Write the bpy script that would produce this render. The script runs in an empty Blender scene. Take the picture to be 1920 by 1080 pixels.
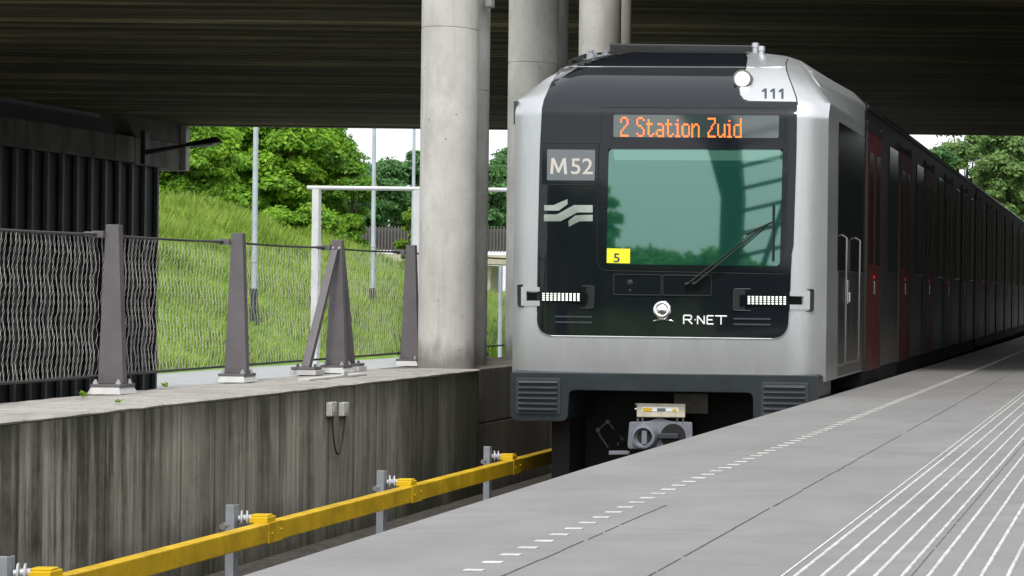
import bpy, bmesh, math, random
import numpy as np
from mathutils import Vector, Matrix

random.seed(7)
rng = np.random.default_rng(7)
scn = bpy.context.scene
COL = scn.collection
R = math.radians

# ------------------------------------------------------------------ camera
FPX, PU, PV, RHO = 3546.0, 2155.0, 555.0, 0.0115     # focal length and principal point, in 1920-wide pixels
EYE = Vector((0, 0, 1.0))
RIGHT = Vector((math.cos(RHO), 0, math.sin(RHO)))
UP = Vector((-math.sin(RHO), 0, math.cos(RHO)))
FWD = Vector((0, 1, 0))
cam_d = bpy.data.cameras.new("camera")
cam_d.sensor_width = 36.0
cam_d.lens = FPX / 1920 * 36
cam_d.shift_x = -(PU - 960) / 1920
cam_d.shift_y = (PV - 540) / 1920
cam_d.clip_start, cam_d.clip_end = 0.1, 6000
cam = bpy.data.objects.new("camera", cam_d)
COL.objects.link(cam)
m = Matrix((RIGHT, UP, -FWD)).transposed().to_4x4()
m.translation = EYE
cam.matrix_world = m
scn.camera = cam

# ------------------------------------------------------------------ world, sun, exposure
SUN_EL, SUN_AZ = R(56), R(172)          # azimuth measured from +Y clockwise: high behind the camera, veiled by cloud
world = bpy.data.worlds.new("World")
scn.world = world
world.use_nodes = True
wn, wl = world.node_tree.nodes, world.node_tree.links
for n in list(wn): wn.remove(n)
sky = wn.new("ShaderNodeTexSky"); sky.sky_type = 'NISHITA'; sky.sun_disc = False
sky.sun_elevation, sky.sun_rotation = SUN_EL, SUN_AZ
sky.dust_density, sky.air_density, sky.ozone_density = 5.0, 1.0, 1.0
hs = wn.new("ShaderNodeHueSaturation"); hs.inputs["Saturation"].default_value = 0.25
bg = wn.new("ShaderNodeBackground"); bg.inputs["Strength"].default_value = 0.15
wo = wn.new("ShaderNodeOutputWorld")
cloud = wn.new("ShaderNodeMix"); cloud.data_type = 'RGBA'                  # an even cloud layer veils most of the blue
cloud.inputs[0].default_value = 0.78; cloud.inputs[7].default_value = (4.9, 5.05, 5.3, 1)
wl.new(sky.outputs[0], hs.inputs["Color"]); wl.new(hs.outputs[0], cloud.inputs[6]); wl.new(cloud.outputs[2], bg.inputs["Color"]); wl.new(bg.outputs[0], wo.inputs["Surface"])
sun_d = bpy.data.lights.new("sun", 'SUN')
sun_d.energy, sun_d.angle, sun_d.color = 1.7, R(12), (1.0, 0.965, 0.91)
sun = bpy.data.objects.new("sun", sun_d); COL.objects.link(sun)
sdir = Vector((math.sin(SUN_AZ) * math.cos(SUN_EL), math.cos(SUN_AZ) * math.cos(SUN_EL), math.sin(SUN_EL)))
sun.rotation_euler = sdir.to_track_quat('Z', 'Y').to_euler()
scn.view_settings.view_transform = 'Standard'
scn.view_settings.look = 'None'
scn.view_settings.exposure = 0.85
scn.view_settings.gamma = 1.0
scn.cycles.max_bounces = 10
scn.cycles.diffuse_bounces = 5
scn.cycles.transparent_max_bounces = 16
scn.cycles.use_denoising = True

# ------------------------------------------------------------------ helpers
def pix(u, v, Y):                       # a photograph point at depth Y, used to measure real sizes and places
    d = RIGHT * ((u - PU) / FPX) + UP * (-(v - PV) / FPX) + FWD
    return EYE + d * Y

def tag(o, label=None, cat=None, group=None, kind=None):
    if label: o["label"] = label
    if cat: o["category"] = cat
    if group: o["group"] = group
    if kind: o["kind"] = kind
    return o

def thing(name, label, cat, loc=(0, 0, 0), rz=0.0, group=None):
    o = bpy.data.objects.new(name, None)
    o.empty_display_size = 0.2
    COL.objects.link(o); o.location = loc; o.rotation_euler = (0, 0, rz)
    return tag(o, label, cat, group)

def link_mesh(name, me, mat=None, parent=None):
    o = bpy.data.objects.new(name, me); COL.objects.link(o)
    if mat: me.materials.append(mat)
    if parent: o.parent = parent
    return o

class MB:
    def __init__(self): self.bm = bmesh.new()
    def box(self, x0, x1, y0, y1, z0, z1, M=None):
        vs = [self.bm.verts.new(((x0, x1)[i & 1], (y0, y1)[i >> 1 & 1], (z0, z1)[i >> 2 & 1])) for i in range(8)]
        for f in ((0, 2, 3, 1), (4, 5, 7, 6), (0, 1, 5, 4), (2, 6, 7, 3), (0, 4, 6, 2), (1, 3, 7, 5)):
            self.bm.faces.new([vs[i] for i in f])
        if M is not None:
            for v in vs: v.co = M @ v.co
        return self
    def hull(self, quad0, quad1):        # two equal point loops joined into a closed solid
        a = [self.bm.verts.new(p) for p in quad0]; b = [self.bm.verts.new(p) for p in quad1]
        n = len(a)
        self.bm.faces.new(a[::-1]); self.bm.faces.new(b)
        for i in range(n): self.bm.faces.new((a[i], a[(i + 1) % n], b[(i + 1) % n], b[i]))
        return self
    def tube(self, pts, rad, n=8, cap=True):
        pts = [Vector(p) for p in pts]
        if not hasattr(rad, '__len__'): rad = [rad] * len(pts)
        rings = []; prev = None
        for i, p in enumerate(pts):
            t = (pts[min(i + 1, len(pts) - 1)] - pts[max(i - 1, 0)]).normalized()
            if prev is None:
                a = t.orthogonal().normalized()
            else:
                a = (prev - t * prev.dot(t)).normalized()
            prev = a; b = t.cross(a)
            rings.append([self.bm.verts.new(p + (a * math.cos(2 * math.pi * k / n) + b * math.sin(2 * math.pi * k / n)) * rad[i]) for k in range(n)])
        for r0, r1 in zip(rings, rings[1:]):
            for k in range(n):
                self.bm.faces.new((r0[k], r0[(k + 1) % n], r1[(k + 1) % n], r1[k]))
        if cap:
            self.bm.faces.new(rings[0][::-1]); self.bm.faces.new(rings[-1])
        return self
    def lathe(self, prof, axis_o, axis_d, n=24):   # profile of (distance along axis, radius)
        o = Vector(axis_o); d = Vector(axis_d).normalized()
        return self.tube_profile([(o + d * s, r) for s, r in prof], d, n)
    def tube_profile(self, pr, d, n):
        a = d.orthogonal().normalized(); b = d.cross(a); rings = []
        for p, r in pr:
            rings.append([self.bm.verts.new(p + (a * math.cos(2 * math.pi * k / n) + b * math.sin(2 * math.pi * k / n)) * max(r, 1e-4)) for k in range(n)])
        for r0, r1 in zip(rings, rings[1:]):
            for k in range(n): self.bm.faces.new((r0[k], r0[(k + 1) % n], r1[(k + 1) % n], r1[k]))
        self.bm.faces.new(rings[0][::-1]); self.bm.faces.new(rings[-1])
        return self
    def build(self, name, mat, parent=None, bevel=0.0, smooth=None, seg=2):
        bmesh.ops.recalc_face_normals(self.bm, faces=self.bm.faces[:])
        if bevel > 0:
            es = [e for e in self.bm.edges if len(e.link_faces) == 2 and e.calc_face_angle(0) > 0.5]
            bmesh.ops.bevel(self.bm, geom=es, offset=bevel, segments=seg, profile=0.6, affect='EDGES', clamp_overlap=True)
        me = bpy.data.meshes.new(name); self.bm.to_mesh(me); self.bm.free()
        if smooth:
            me.shade_smooth(); me.set_sharp_from_angle(angle=R(smooth))
        return link_mesh(name, me, mat, parent)

def copy_tree(o, parent=None):
    c = o.copy(); COL.objects.link(c)
    if parent: c.parent = parent
    for ch in o.children: copy_tree(ch, c)
    return c

# ------------------------------------------------------------------ materials
def new_mat(name):
    mt = bpy.data.materials.new(name); mt.use_nodes = True
    nt = mt.node_tree
    return mt, nt.nodes, nt.links, nt.nodes["Principled BSDF"]

def plain(name, col, rough=0.5, metal=0.0, spec=None, emit=None, es=0.0, coat=0.0, vary=0.12, vscale=3.0, bump=0.0):
    mt, N, L, b = new_mat(name)
    b.inputs["Roughness"].default_value = rough
    b.inputs["Metallic"].default_value = metal
    if spec is not None: b.inputs["Specular IOR Level"].default_value = spec
    if coat: b.inputs["Coat Weight"].default_value = coat; b.inputs["Coat Roughness"].default_value = 0.05
    if emit:
        b.inputs["Emission Color"].default_value = (*emit, 1); b.inputs["Emission Strength"].default_value = es
    b.inputs["Base Color"].default_value = (*col, 1)
    if vary:
        tc = N.new("ShaderNodeNewGeometry"); nz = N.new("ShaderNodeTexNoise")
        nz.inputs["Scale"].default_value = vscale; nz.inputs["Detail"].default_value = 6
        nz.inputs["Roughness"].default_value = 0.65
        L.new(tc.outputs["Position"], nz.inputs["Vector"])
        rp = N.new("ShaderNodeValToRGB")
        rp.color_ramp.elements[0].position = 0.3; rp.color_ramp.elements[1].position = 0.7
        rp.color_ramp.elements[0].color = (*[c * (1 - vary) for c in col], 1)
        rp.color_ramp.elements[1].color = (*[min(1, c * (1 + vary)) for c in col], 1)
        L.new(nz.outputs["Fac"], rp.inputs["Fac"]); L.new(rp.outputs["Color"], b.inputs["Base Color"])
        mr = N.new("ShaderNodeMapRange")
        mr.inputs["To Min"].default_value = max(0, rough - 0.06); mr.inputs["To Max"].default_value = min(1, rough + 0.06)
        L.new(nz.outputs["Fac"], mr.inputs["Value"]); L.new(mr.outputs[0], b.inputs["Roughness"])
        if bump:
            bp = N.new("ShaderNodeBump"); bp.inputs["Strength"].default_value = bump; bp.inputs["Distance"].default_value = 0.01
            L.new(nz.outputs["Fac"], bp.inputs["Height"]); L.new(bp.outputs[0], b.inputs["Normal"])
    return mt

class G:
    """small node-graph writer"""
    def __init__(self, name):
        self.mt, self.N, self.L, self.b = new_mat(name)
        self.pos = self.N.new("ShaderNodeNewGeometry").outputs["Position"]
    def vec(self, scale, loc=(0, 0, 0), src=None):
        mp = self.N.new("ShaderNodeMapping"); mp.inputs["Scale"].default_value = scale; mp.inputs["Location"].default_value = loc
        self.L.new(src or self.pos, mp.inputs["Vector"]); return mp.outputs[0]
    def noise(self, scale, s=1.0, detail=6, rough=0.6, loc=(0, 0, 0), dist=0.0):
        n = self.N.new("ShaderNodeTexNoise"); n.inputs["Scale"].default_value = s
        n.inputs["Detail"].default_value = detail; n.inputs["Roughness"].default_value = rough
        n.inputs["Distortion"].default_value = dist
        self.L.new(self.vec(scale, loc), n.inputs["Vector"]); return n.outputs["Fac"]
    def ramp(self, fac, stops, interp='LINEAR'):
        r = self.N.new("ShaderNodeValToRGB"); cr = r.color_ramp; cr.interpolation = interp
        while len(cr.elements) < len(stops): cr.elements.new(0.5)
        for e, (p, c) in zip(cr.elements, stops):
            e.position = p; e.color = (*((c, c, c) if not hasattr(c, '__len__') else c), 1)
        self.L.new(fac, r.inputs["Fac"]); return r.outputs["Color"]
    def mix(self, fac, a, b, mode='MIX'):
        mx = self.N.new("ShaderNodeMix"); mx.data_type = 'RGBA'; mx.blend_type = mode
        for sock, val in ((mx.inputs["Factor"], fac), (mx.inputs[6], a), (mx.inputs[7], b)):
            if hasattr(val, 'links') or hasattr(val, 'is_linked'): self.L.new(val, sock)
            elif hasattr(val, '__len__'): sock.default_value = (*val, 1)
            else: sock.default_value = val if sock == mx.inputs["Factor"] else (val, val, val, 1)
        return mx.outputs[2]
    def math(self, op, a, b=0.0, c=None):
        mn = self.N.new("ShaderNodeMath"); mn.operation = op
        for i, val in enumerate((a, b, c)):
            if val is None: continue
            if hasattr(val, 'is_linked'): self.L.new(val, mn.inputs[i])
            else: mn.inputs[i].default_value = val
        return mn.outputs[0]
    def xyz(self):
        s = self.N.new("ShaderNodeSeparateXYZ"); self.L.new(self.pos, s.inputs[0]); return s.outputs
    def voro(self, scale, s, feat='F1'):
        v = self.N.new("ShaderNodeTexVoronoi"); v.feature = feat; v.inputs["Scale"].default_value = s
        self.L.new(self.vec(scale), v.inputs["Vector"]); return v.outputs["Distance"]
    def white(self, val):
        w = self.N.new("ShaderNodeTexWhiteNoise"); w.noise_dimensions = '1D'; self.L.new(val, w.inputs["W"]); return w.outputs["Value"]
    def bump(self, h, strength=0.3, dist=0.01):
        bp = self.N.new("ShaderNodeBump"); bp.inputs["Strength"].default_value = strength; bp.inputs["Distance"].default_value = dist
        self.L.new(h, bp.inputs["Height"]); self.L.new(bp.outputs[0], self.b.inputs["Normal"])
    def out(self, col, rough=0.8, spec=0.3):
        self.L.new(col, self.b.inputs["Base Color"])
        if hasattr(rough, 'is_linked'): self.L.new(rough, self.b.inputs["Roughness"])
        else: self.b.inputs["Roughness"].default_value = rough
        self.b.inputs["Specular IOR Level"].default_value = spec
        return self.mt

def wall_concrete():                     # stained in-situ concrete, board joints and rain streaks running down
    g = G("stained_concrete"); X, Y, Z = g.xyz()
    tone = g.ramp(g.noise((1, .35, .25), 1.1, 5, .6), [(.3, (.255, .243, .205)), (.72, (.50, .48, .415))])
    streak = g.noise((1, 3.2, .16), 1.0, 8, .74, dist=.25)
    fine = g.noise((1, 26.0, .6), 1.0, 6, .75)
    patchy = g.ramp(g.noise((1, .55, .5), 1.3, 6, .65, loc=(2, 6, 1)), [(.36, .25), (.62, 1.0)])
    blot = g.ramp(g.noise((1, 2.4, 1.7), 1.4, 8, .75, loc=(6, 3, 2)), [(.55, 0.0), (.64, 1.0)])
    tone = g.mix(g.math('MULTIPLY', blot, .35), tone, (.11, .105, .078))
    tone = g.mix(g.math('MULTIPLY', g.ramp(g.noise((1, 5, 4), 2.0, 8, .8, loc=(1, 1, 6)), [(.58, 0.0), (.66, 1.0)]), .4), tone, (.50, .48, .41))
    col = g.mix(g.math('MULTIPLY', patchy, g.ramp(streak, [(.43, 1.0), (.52, 0.0)])), tone, (.046, .044, .031))
    col = g.mix(g.math('MULTIPLY', g.ramp(fine, [(.45, 0.0), (.62, 1.0)]), .5), col, (.060, .058, .047))
    pale = g.noise((1, 17.0, .45), 1.0, 7, .8, loc=(3, 9, 2))
    col = g.mix(g.math('MULTIPLY', g.ramp(pale, [(.56, 0.0), (.66, 1.0)]), .55), col, (.30, .29, .255))
    # dark algae band under the coping, and a darkening toward the far end
    band = g.math('ADD', Z, g.math('MULTIPLY', g.noise((1, 5.0, .5), 1.0, 7, .75, loc=(0, 4, 0)), .9))
    col = g.mix(g.math('MULTIPLY', g.ramp(band, [(.30, 0.0), (.62, 1.0)]), .62), col, (.046, .047, .037))
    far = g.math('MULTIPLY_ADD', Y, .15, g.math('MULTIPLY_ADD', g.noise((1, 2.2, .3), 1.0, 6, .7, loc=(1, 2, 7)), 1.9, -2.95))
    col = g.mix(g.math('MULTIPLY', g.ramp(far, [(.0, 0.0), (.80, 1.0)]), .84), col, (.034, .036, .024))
    low = g.math('ADD', Z, g.math('MULTIPLY', g.noise((1, 2.0, 2.0), 1.0, 7, .7, loc=(5, 1, 3)), -1.0))
    col = g.mix(g.math('MULTIPLY', g.ramp(g.math('ADD', low, 1.95), [(.3, 1.0), (.75, 0.0)]), .7), col, (.030, .036, .015))
    joint = g.math('PINGPONG', g.math('ADD', Y, .13), .24)
    jl = g.ramp(joint, [(.0, 1.0), (.018, 0.0)])
    col = g.mix(g.math('MULTIPLY', jl, .5), col, (.04, .038, .03))
    pits = g.ramp(g.voro((1, 1, 1), 16.0), [(.05, 1.0), (.085, 0.0)])
    col = g.mix(g.math('MULTIPLY', pits, .7), col, (.03, .029, .024))
    h = g.math('SUBTRACT', g.math('MULTIPLY', fine, .5), g.math('ADD', pits, jl))
    g.bump(h, .55, .006)
    return g.out(col, .88, .2)

def coping_concrete():
    g = G("weathered_coping_concrete")
    c = g.ramp(g.noise((1, 1, 1), 3.0, 8, .7), [(.3, (.19, .18, .165)), (.7, (.36, .345, .32))])
    sp = g.ramp(g.noise((1, 1, 1), 22.0, 5, .8, loc=(4, 4, 4)), [(.57, 0.0), (.66, 1.0)])
    c = g.mix(g.math('MULTIPLY', sp, .8), c, (.06, .055, .04))
    ms = g.ramp(g.noise((1, 1, 1), 7.0, 6, .7, loc=(9, 4, 1)), [(.62, 0.0), (.72, 1.0)])
    c = g.mix(g.math('MULTIPLY', ms, .7), c, (.10, .10, .055))
    g.bump(g.noise((1, 1, 1), 25.0, 6, .7), .6, .012)
    return g.out(c, .9, .2)

def column_concrete():
    g = G("fair_faced_column_concrete"); X, Y, Z = g.xyz()
    c = g.ramp(g.noise((1, 1, .7), 2.2, 8, .68), [(.3, (.36, .35, .325)), (.7, (.50, .49, .462))])
    blot = g.ramp(g.noise((1.6, 1.6, 1.0), 3.2, 7, .6, loc=(2, 2, 5), dist=.6), [(.50, 0.0), (.60, 1.0)])
    c = g.mix(g.math('MULTIPLY', blot, .28), c, (.30, .285, .255))
    drip = g.ramp(g.noise((9, 9, .35), 1.0, 6, .7, loc=(7, 2, 5)), [(.55, 0.0), (.72, 1.0)])
    c = g.mix(g.math('MULTIPLY', drip, .3), c, (.20, .185, .155))
    pit = g.ramp(g.voro((1, 1, .8), 7.0), [(.04, 1.0), (.07, 0.0)])
    c = g.mix(g.math('MULTIPLY', pit, .8), c, (.05, .045, .035))
    base = g.math('ADD', Z, g.math('MULTIPLY', g.noise((3, 3, 1), 2.0, 6, .7), -.5))
    c = g.mix(g.math('MULTIPLY', g.ramp(base, [(.0, 1.0), (.22, 0.0)]), .7), c, (.10, .095, .08))
    g.bump(g.noise((1, 1, 1), 14.0, 8, .7), .25, .008)
    return g.out(c, .75, .3)

def soffit_concrete():                   # board-marked underside: boards run across the tracks
    g = G("board_marked_soffit"); X, Y, Z = g.xyz()
    bid = g.math('FLOOR', g.math('MULTIPLY', g.math('ADD', Y, g.math('MULTIPLY', g.noise((.25, .4, 1), 1.0, 3, .5), .12)), 6.2))
    tone = g.white(bid)
    st = g.noise((.30, 4.6, 1), 1.0, 9, .80)
    fine = g.noise((.8, 22.0, 1), 1.0, 8, .82, loc=(3, 1, 0))
    broad = g.noise((.10, .35, 1), 1.0, 5, .6, loc=(8, 3, 0))
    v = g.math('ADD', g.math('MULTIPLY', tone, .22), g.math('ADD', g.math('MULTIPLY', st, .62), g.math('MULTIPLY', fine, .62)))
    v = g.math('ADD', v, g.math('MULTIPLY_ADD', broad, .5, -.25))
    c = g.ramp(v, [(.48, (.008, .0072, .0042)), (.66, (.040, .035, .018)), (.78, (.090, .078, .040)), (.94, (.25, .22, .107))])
    j = g.math('PINGPONG', Y, 1.55)
    jl = g.ramp(g.math('ADD', j, g.math('MULTIPLY', g.noise((.1, 1, 1), 1.0, 4, .5), .05)), [(.02, 1.0), (.06, 0.0)])
    c = g.mix(g.math('MULTIPLY', jl, .8), c, (.012, .011, .008))
    g.bump(g.math('ADD', fine, tone), .8, .03)
    return g.out(c, .9, .15)

def platform_concrete():
    g = G("platform_paving"); X, Y, Z = g.xyz()
    c = g.ramp(g.noise((1, .6, 1), 1.3, 8, .65), [(.3, (.172, .170, .169)), (.7, (.232, .230, .228))])
    slab = g.white(g.math('ADD', g.math('FLOOR', g.math('MULTIPLY', Y, .3333)), g.math('MULTIPLY', g.math('FLOOR', g.math('MULTIPLY', g.math('ADD', X, 1.738), .95)), 17.3)))
    c = g.mix(g.math('MULTIPLY', slab, .13), c, (.16, .157, .152))
    st = g.ramp(g.noise((1.2, 3.0, 1), 1.6, 8, .7, loc=(5, 3, 0), dist=.5), [(.48, 0.0), (.70, 1.0)])
    c = g.mix(g.math('MULTIPLY', st, .42), c, (.125, .122, .116))
    sc = g.ramp(g.noise((2.2, 13.0, 1), 1.0, 8, .8, loc=(1, 8, 0)), [(.58, 0.0), (.70, 1.0)])
    c = g.mix(g.math('MULTIPLY', sc, .38), c, (.31, .307, .30))
    scd = g.ramp(g.noise((1.4, 10.0, 1), 1.0, 8, .8, loc=(7, 2, 0)), [(.60, 0.0), (.72, 1.0)])
    c = g.mix(g.math('MULTIPLY', scd, .35), c, (.13, .128, .125))
    gum = g.ramp(g.voro((1, 1, 0), 2.3), [(.022, 1.0), (.034, 0.0)])
    c = g.mix(g.math('MULTIPLY', gum, .6), c, (.10, .097, .093))
    grit = g.noise((1, 1, 1), 150.0, 3, .7)
    c = g.mix(g.math('MULTIPLY', g.ramp(grit, [(.35, 1.0), (.6, 0.0)]), .25), c, (.13, .13, .13))
    jn = g.ramp(g.math('PINGPONG', Y, 1.5), [(.0, 1.0), (.003, 0.0)])
    c = g.mix(g.math('MULTIPLY', jn, .32), c, (.10, .10, .10))
    g.bump(grit, .25, .003)
    return g.out(c, .68, .3)

def panel_concrete():
    g = G("dark_panel_concrete")
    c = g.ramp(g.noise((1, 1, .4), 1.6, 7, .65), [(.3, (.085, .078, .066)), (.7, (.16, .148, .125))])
    dr = g.ramp(g.noise((1, 9, .3), 1.0, 6, .7), [(.52, 0.0), (.66, 1.0)])
    c = g.mix(g.math('MULTIPLY', dr, .5), c, (.05, .045, .036))
    g.bump(g.noise((1, 1, 1), 20.0, 6, .7), .25, .006)
    return g.out(c, .85, .25)

def beam_concrete():
    g = G("abutment_beam_concrete")
    c = g.ramp(g.noise((1, .8, .5), 1.2, 7, .65), [(.3, (.12, .11, .095)), (.7, (.24, .225, .20))])
    dr = g.ramp(g.noise((1, 1.6, .2), 1.0, 6, .7, loc=(0, 3, 3)), [(.48, 0.0), (.62, 1.0)])
    c = g.mix(g.math('MULTIPLY', dr, .6), c, (.05, .046, .038))
    return g.out(c, .85, .2)

def silver_paint(name, col, rough, metal):
    g = G(name)
    dirt = g.noise((1.2, 1.2, .7), 1.4, 8, .7)
    c = g.ramp(dirt, [(.3, tuple(x * .86 for x in col)), (.7, col)])
    g.b.inputs["Metallic"].default_value = metal
    X, Y, Z = g.xyz()
    low = g.math('ADD', Z, g.math('MULTIPLY', g.noise((3, 3, 1), 1.6, 8, .75), -.55))
    c = g.mix(g.math('MULTIPLY', g.ramp(low, [(-.05 + .05, 1.0), (.45, 0.0)]), .38), c, (.20, .185, .165))
    sk = g.ramp(g.noise((7, 7, .35), 1.0, 7, .75, loc=(3, 1, 4)), [(.52, 0.0), (.70, 1.0)])
    c = g.mix(g.math('MULTIPLY', sk, .22), c, tuple(x * .55 for x in col))
    r = g.math('MULTIPLY_ADD', g.noise((2, 2, .6), 5.0, 6, .7), .16, rough - .08)
    return g.out(c, r, .5)

def glass_teal(name, back, refl, tint, see):
    mt, N, L, b = new_mat(name)
    b.inputs["Base Color"].default_value = (*back, 1); b.inputs["Roughness"].default_value = 0.02
    b.inputs["IOR"].default_value = refl
    b.inputs["Specular Tint"].default_value = (*tint, 1)
    tr = N.new("ShaderNodeBsdfTransparent"); tr.inputs[0].default_value = (.40, .72, .60, 1)
    mx = N.new("ShaderNodeMixShader"); mx.inputs[0].default_value = see
    L.new(b.outputs[0], mx.inputs[1]); L.new(tr.outputs[0], mx.inputs[2])
    L.new(mx.outputs[0], N["Material Output"].inputs["Surface"])
    return mt

def leaf_mat(name, c0, c1, trans=0.45, rough=0.5):
    mt, N, L, b = new_mat(name)
    geo = N.new("ShaderNodeNewGeometry")
    rp = N.new("ShaderNodeValToRGB")
    rp.color_ramp.elements[0].color = (*c0, 1); rp.color_ramp.elements[1].color = (*c1, 1)
    nz = N.new("ShaderNodeTexNoise"); nz.inputs["Scale"].default_value = 0.7; nz.inputs["Detail"].default_value = 3
    L.new(geo.outputs["Position"], nz.inputs["Vector"])
    mm = N.new("ShaderNodeMath"); mm.operation = 'MULTIPLY_ADD'; mm.inputs[1].default_value = 0.55
    sub = N.new("ShaderNodeMath"); sub.operation = 'MULTIPLY_ADD'; sub.inputs[1].default_value = 1.3; sub.inputs[2].default_value = -0.42
    L.new(nz.outputs["Fac"], sub.inputs[0])
    L.new(geo.outputs["Random Per Island"], mm.inputs[0]); L.new(sub.outputs[0], mm.inputs[2])
    L.new(mm.outputs[0], rp.inputs["Fac"]); L.new(rp.outputs["Color"], b.inputs["Base Color"])
    b.inputs["Roughness"].default_value = rough; b.inputs["Specular IOR Level"].default_value = 0.25
    tl = N.new("ShaderNodeBsdfTranslucent"); L.new(rp.outputs["Color"], tl.inputs["Color"])
    mx = N.new("ShaderNodeMixShader"); mx.inputs[0].default_value = trans
    L.new(b.outputs[0], mx.inputs[1]); L.new(tl.outputs[0], mx.inputs[2])
    L.new(mx.outputs[0], N["Material Output"].inputs["Surface"])
    return mt

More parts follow.
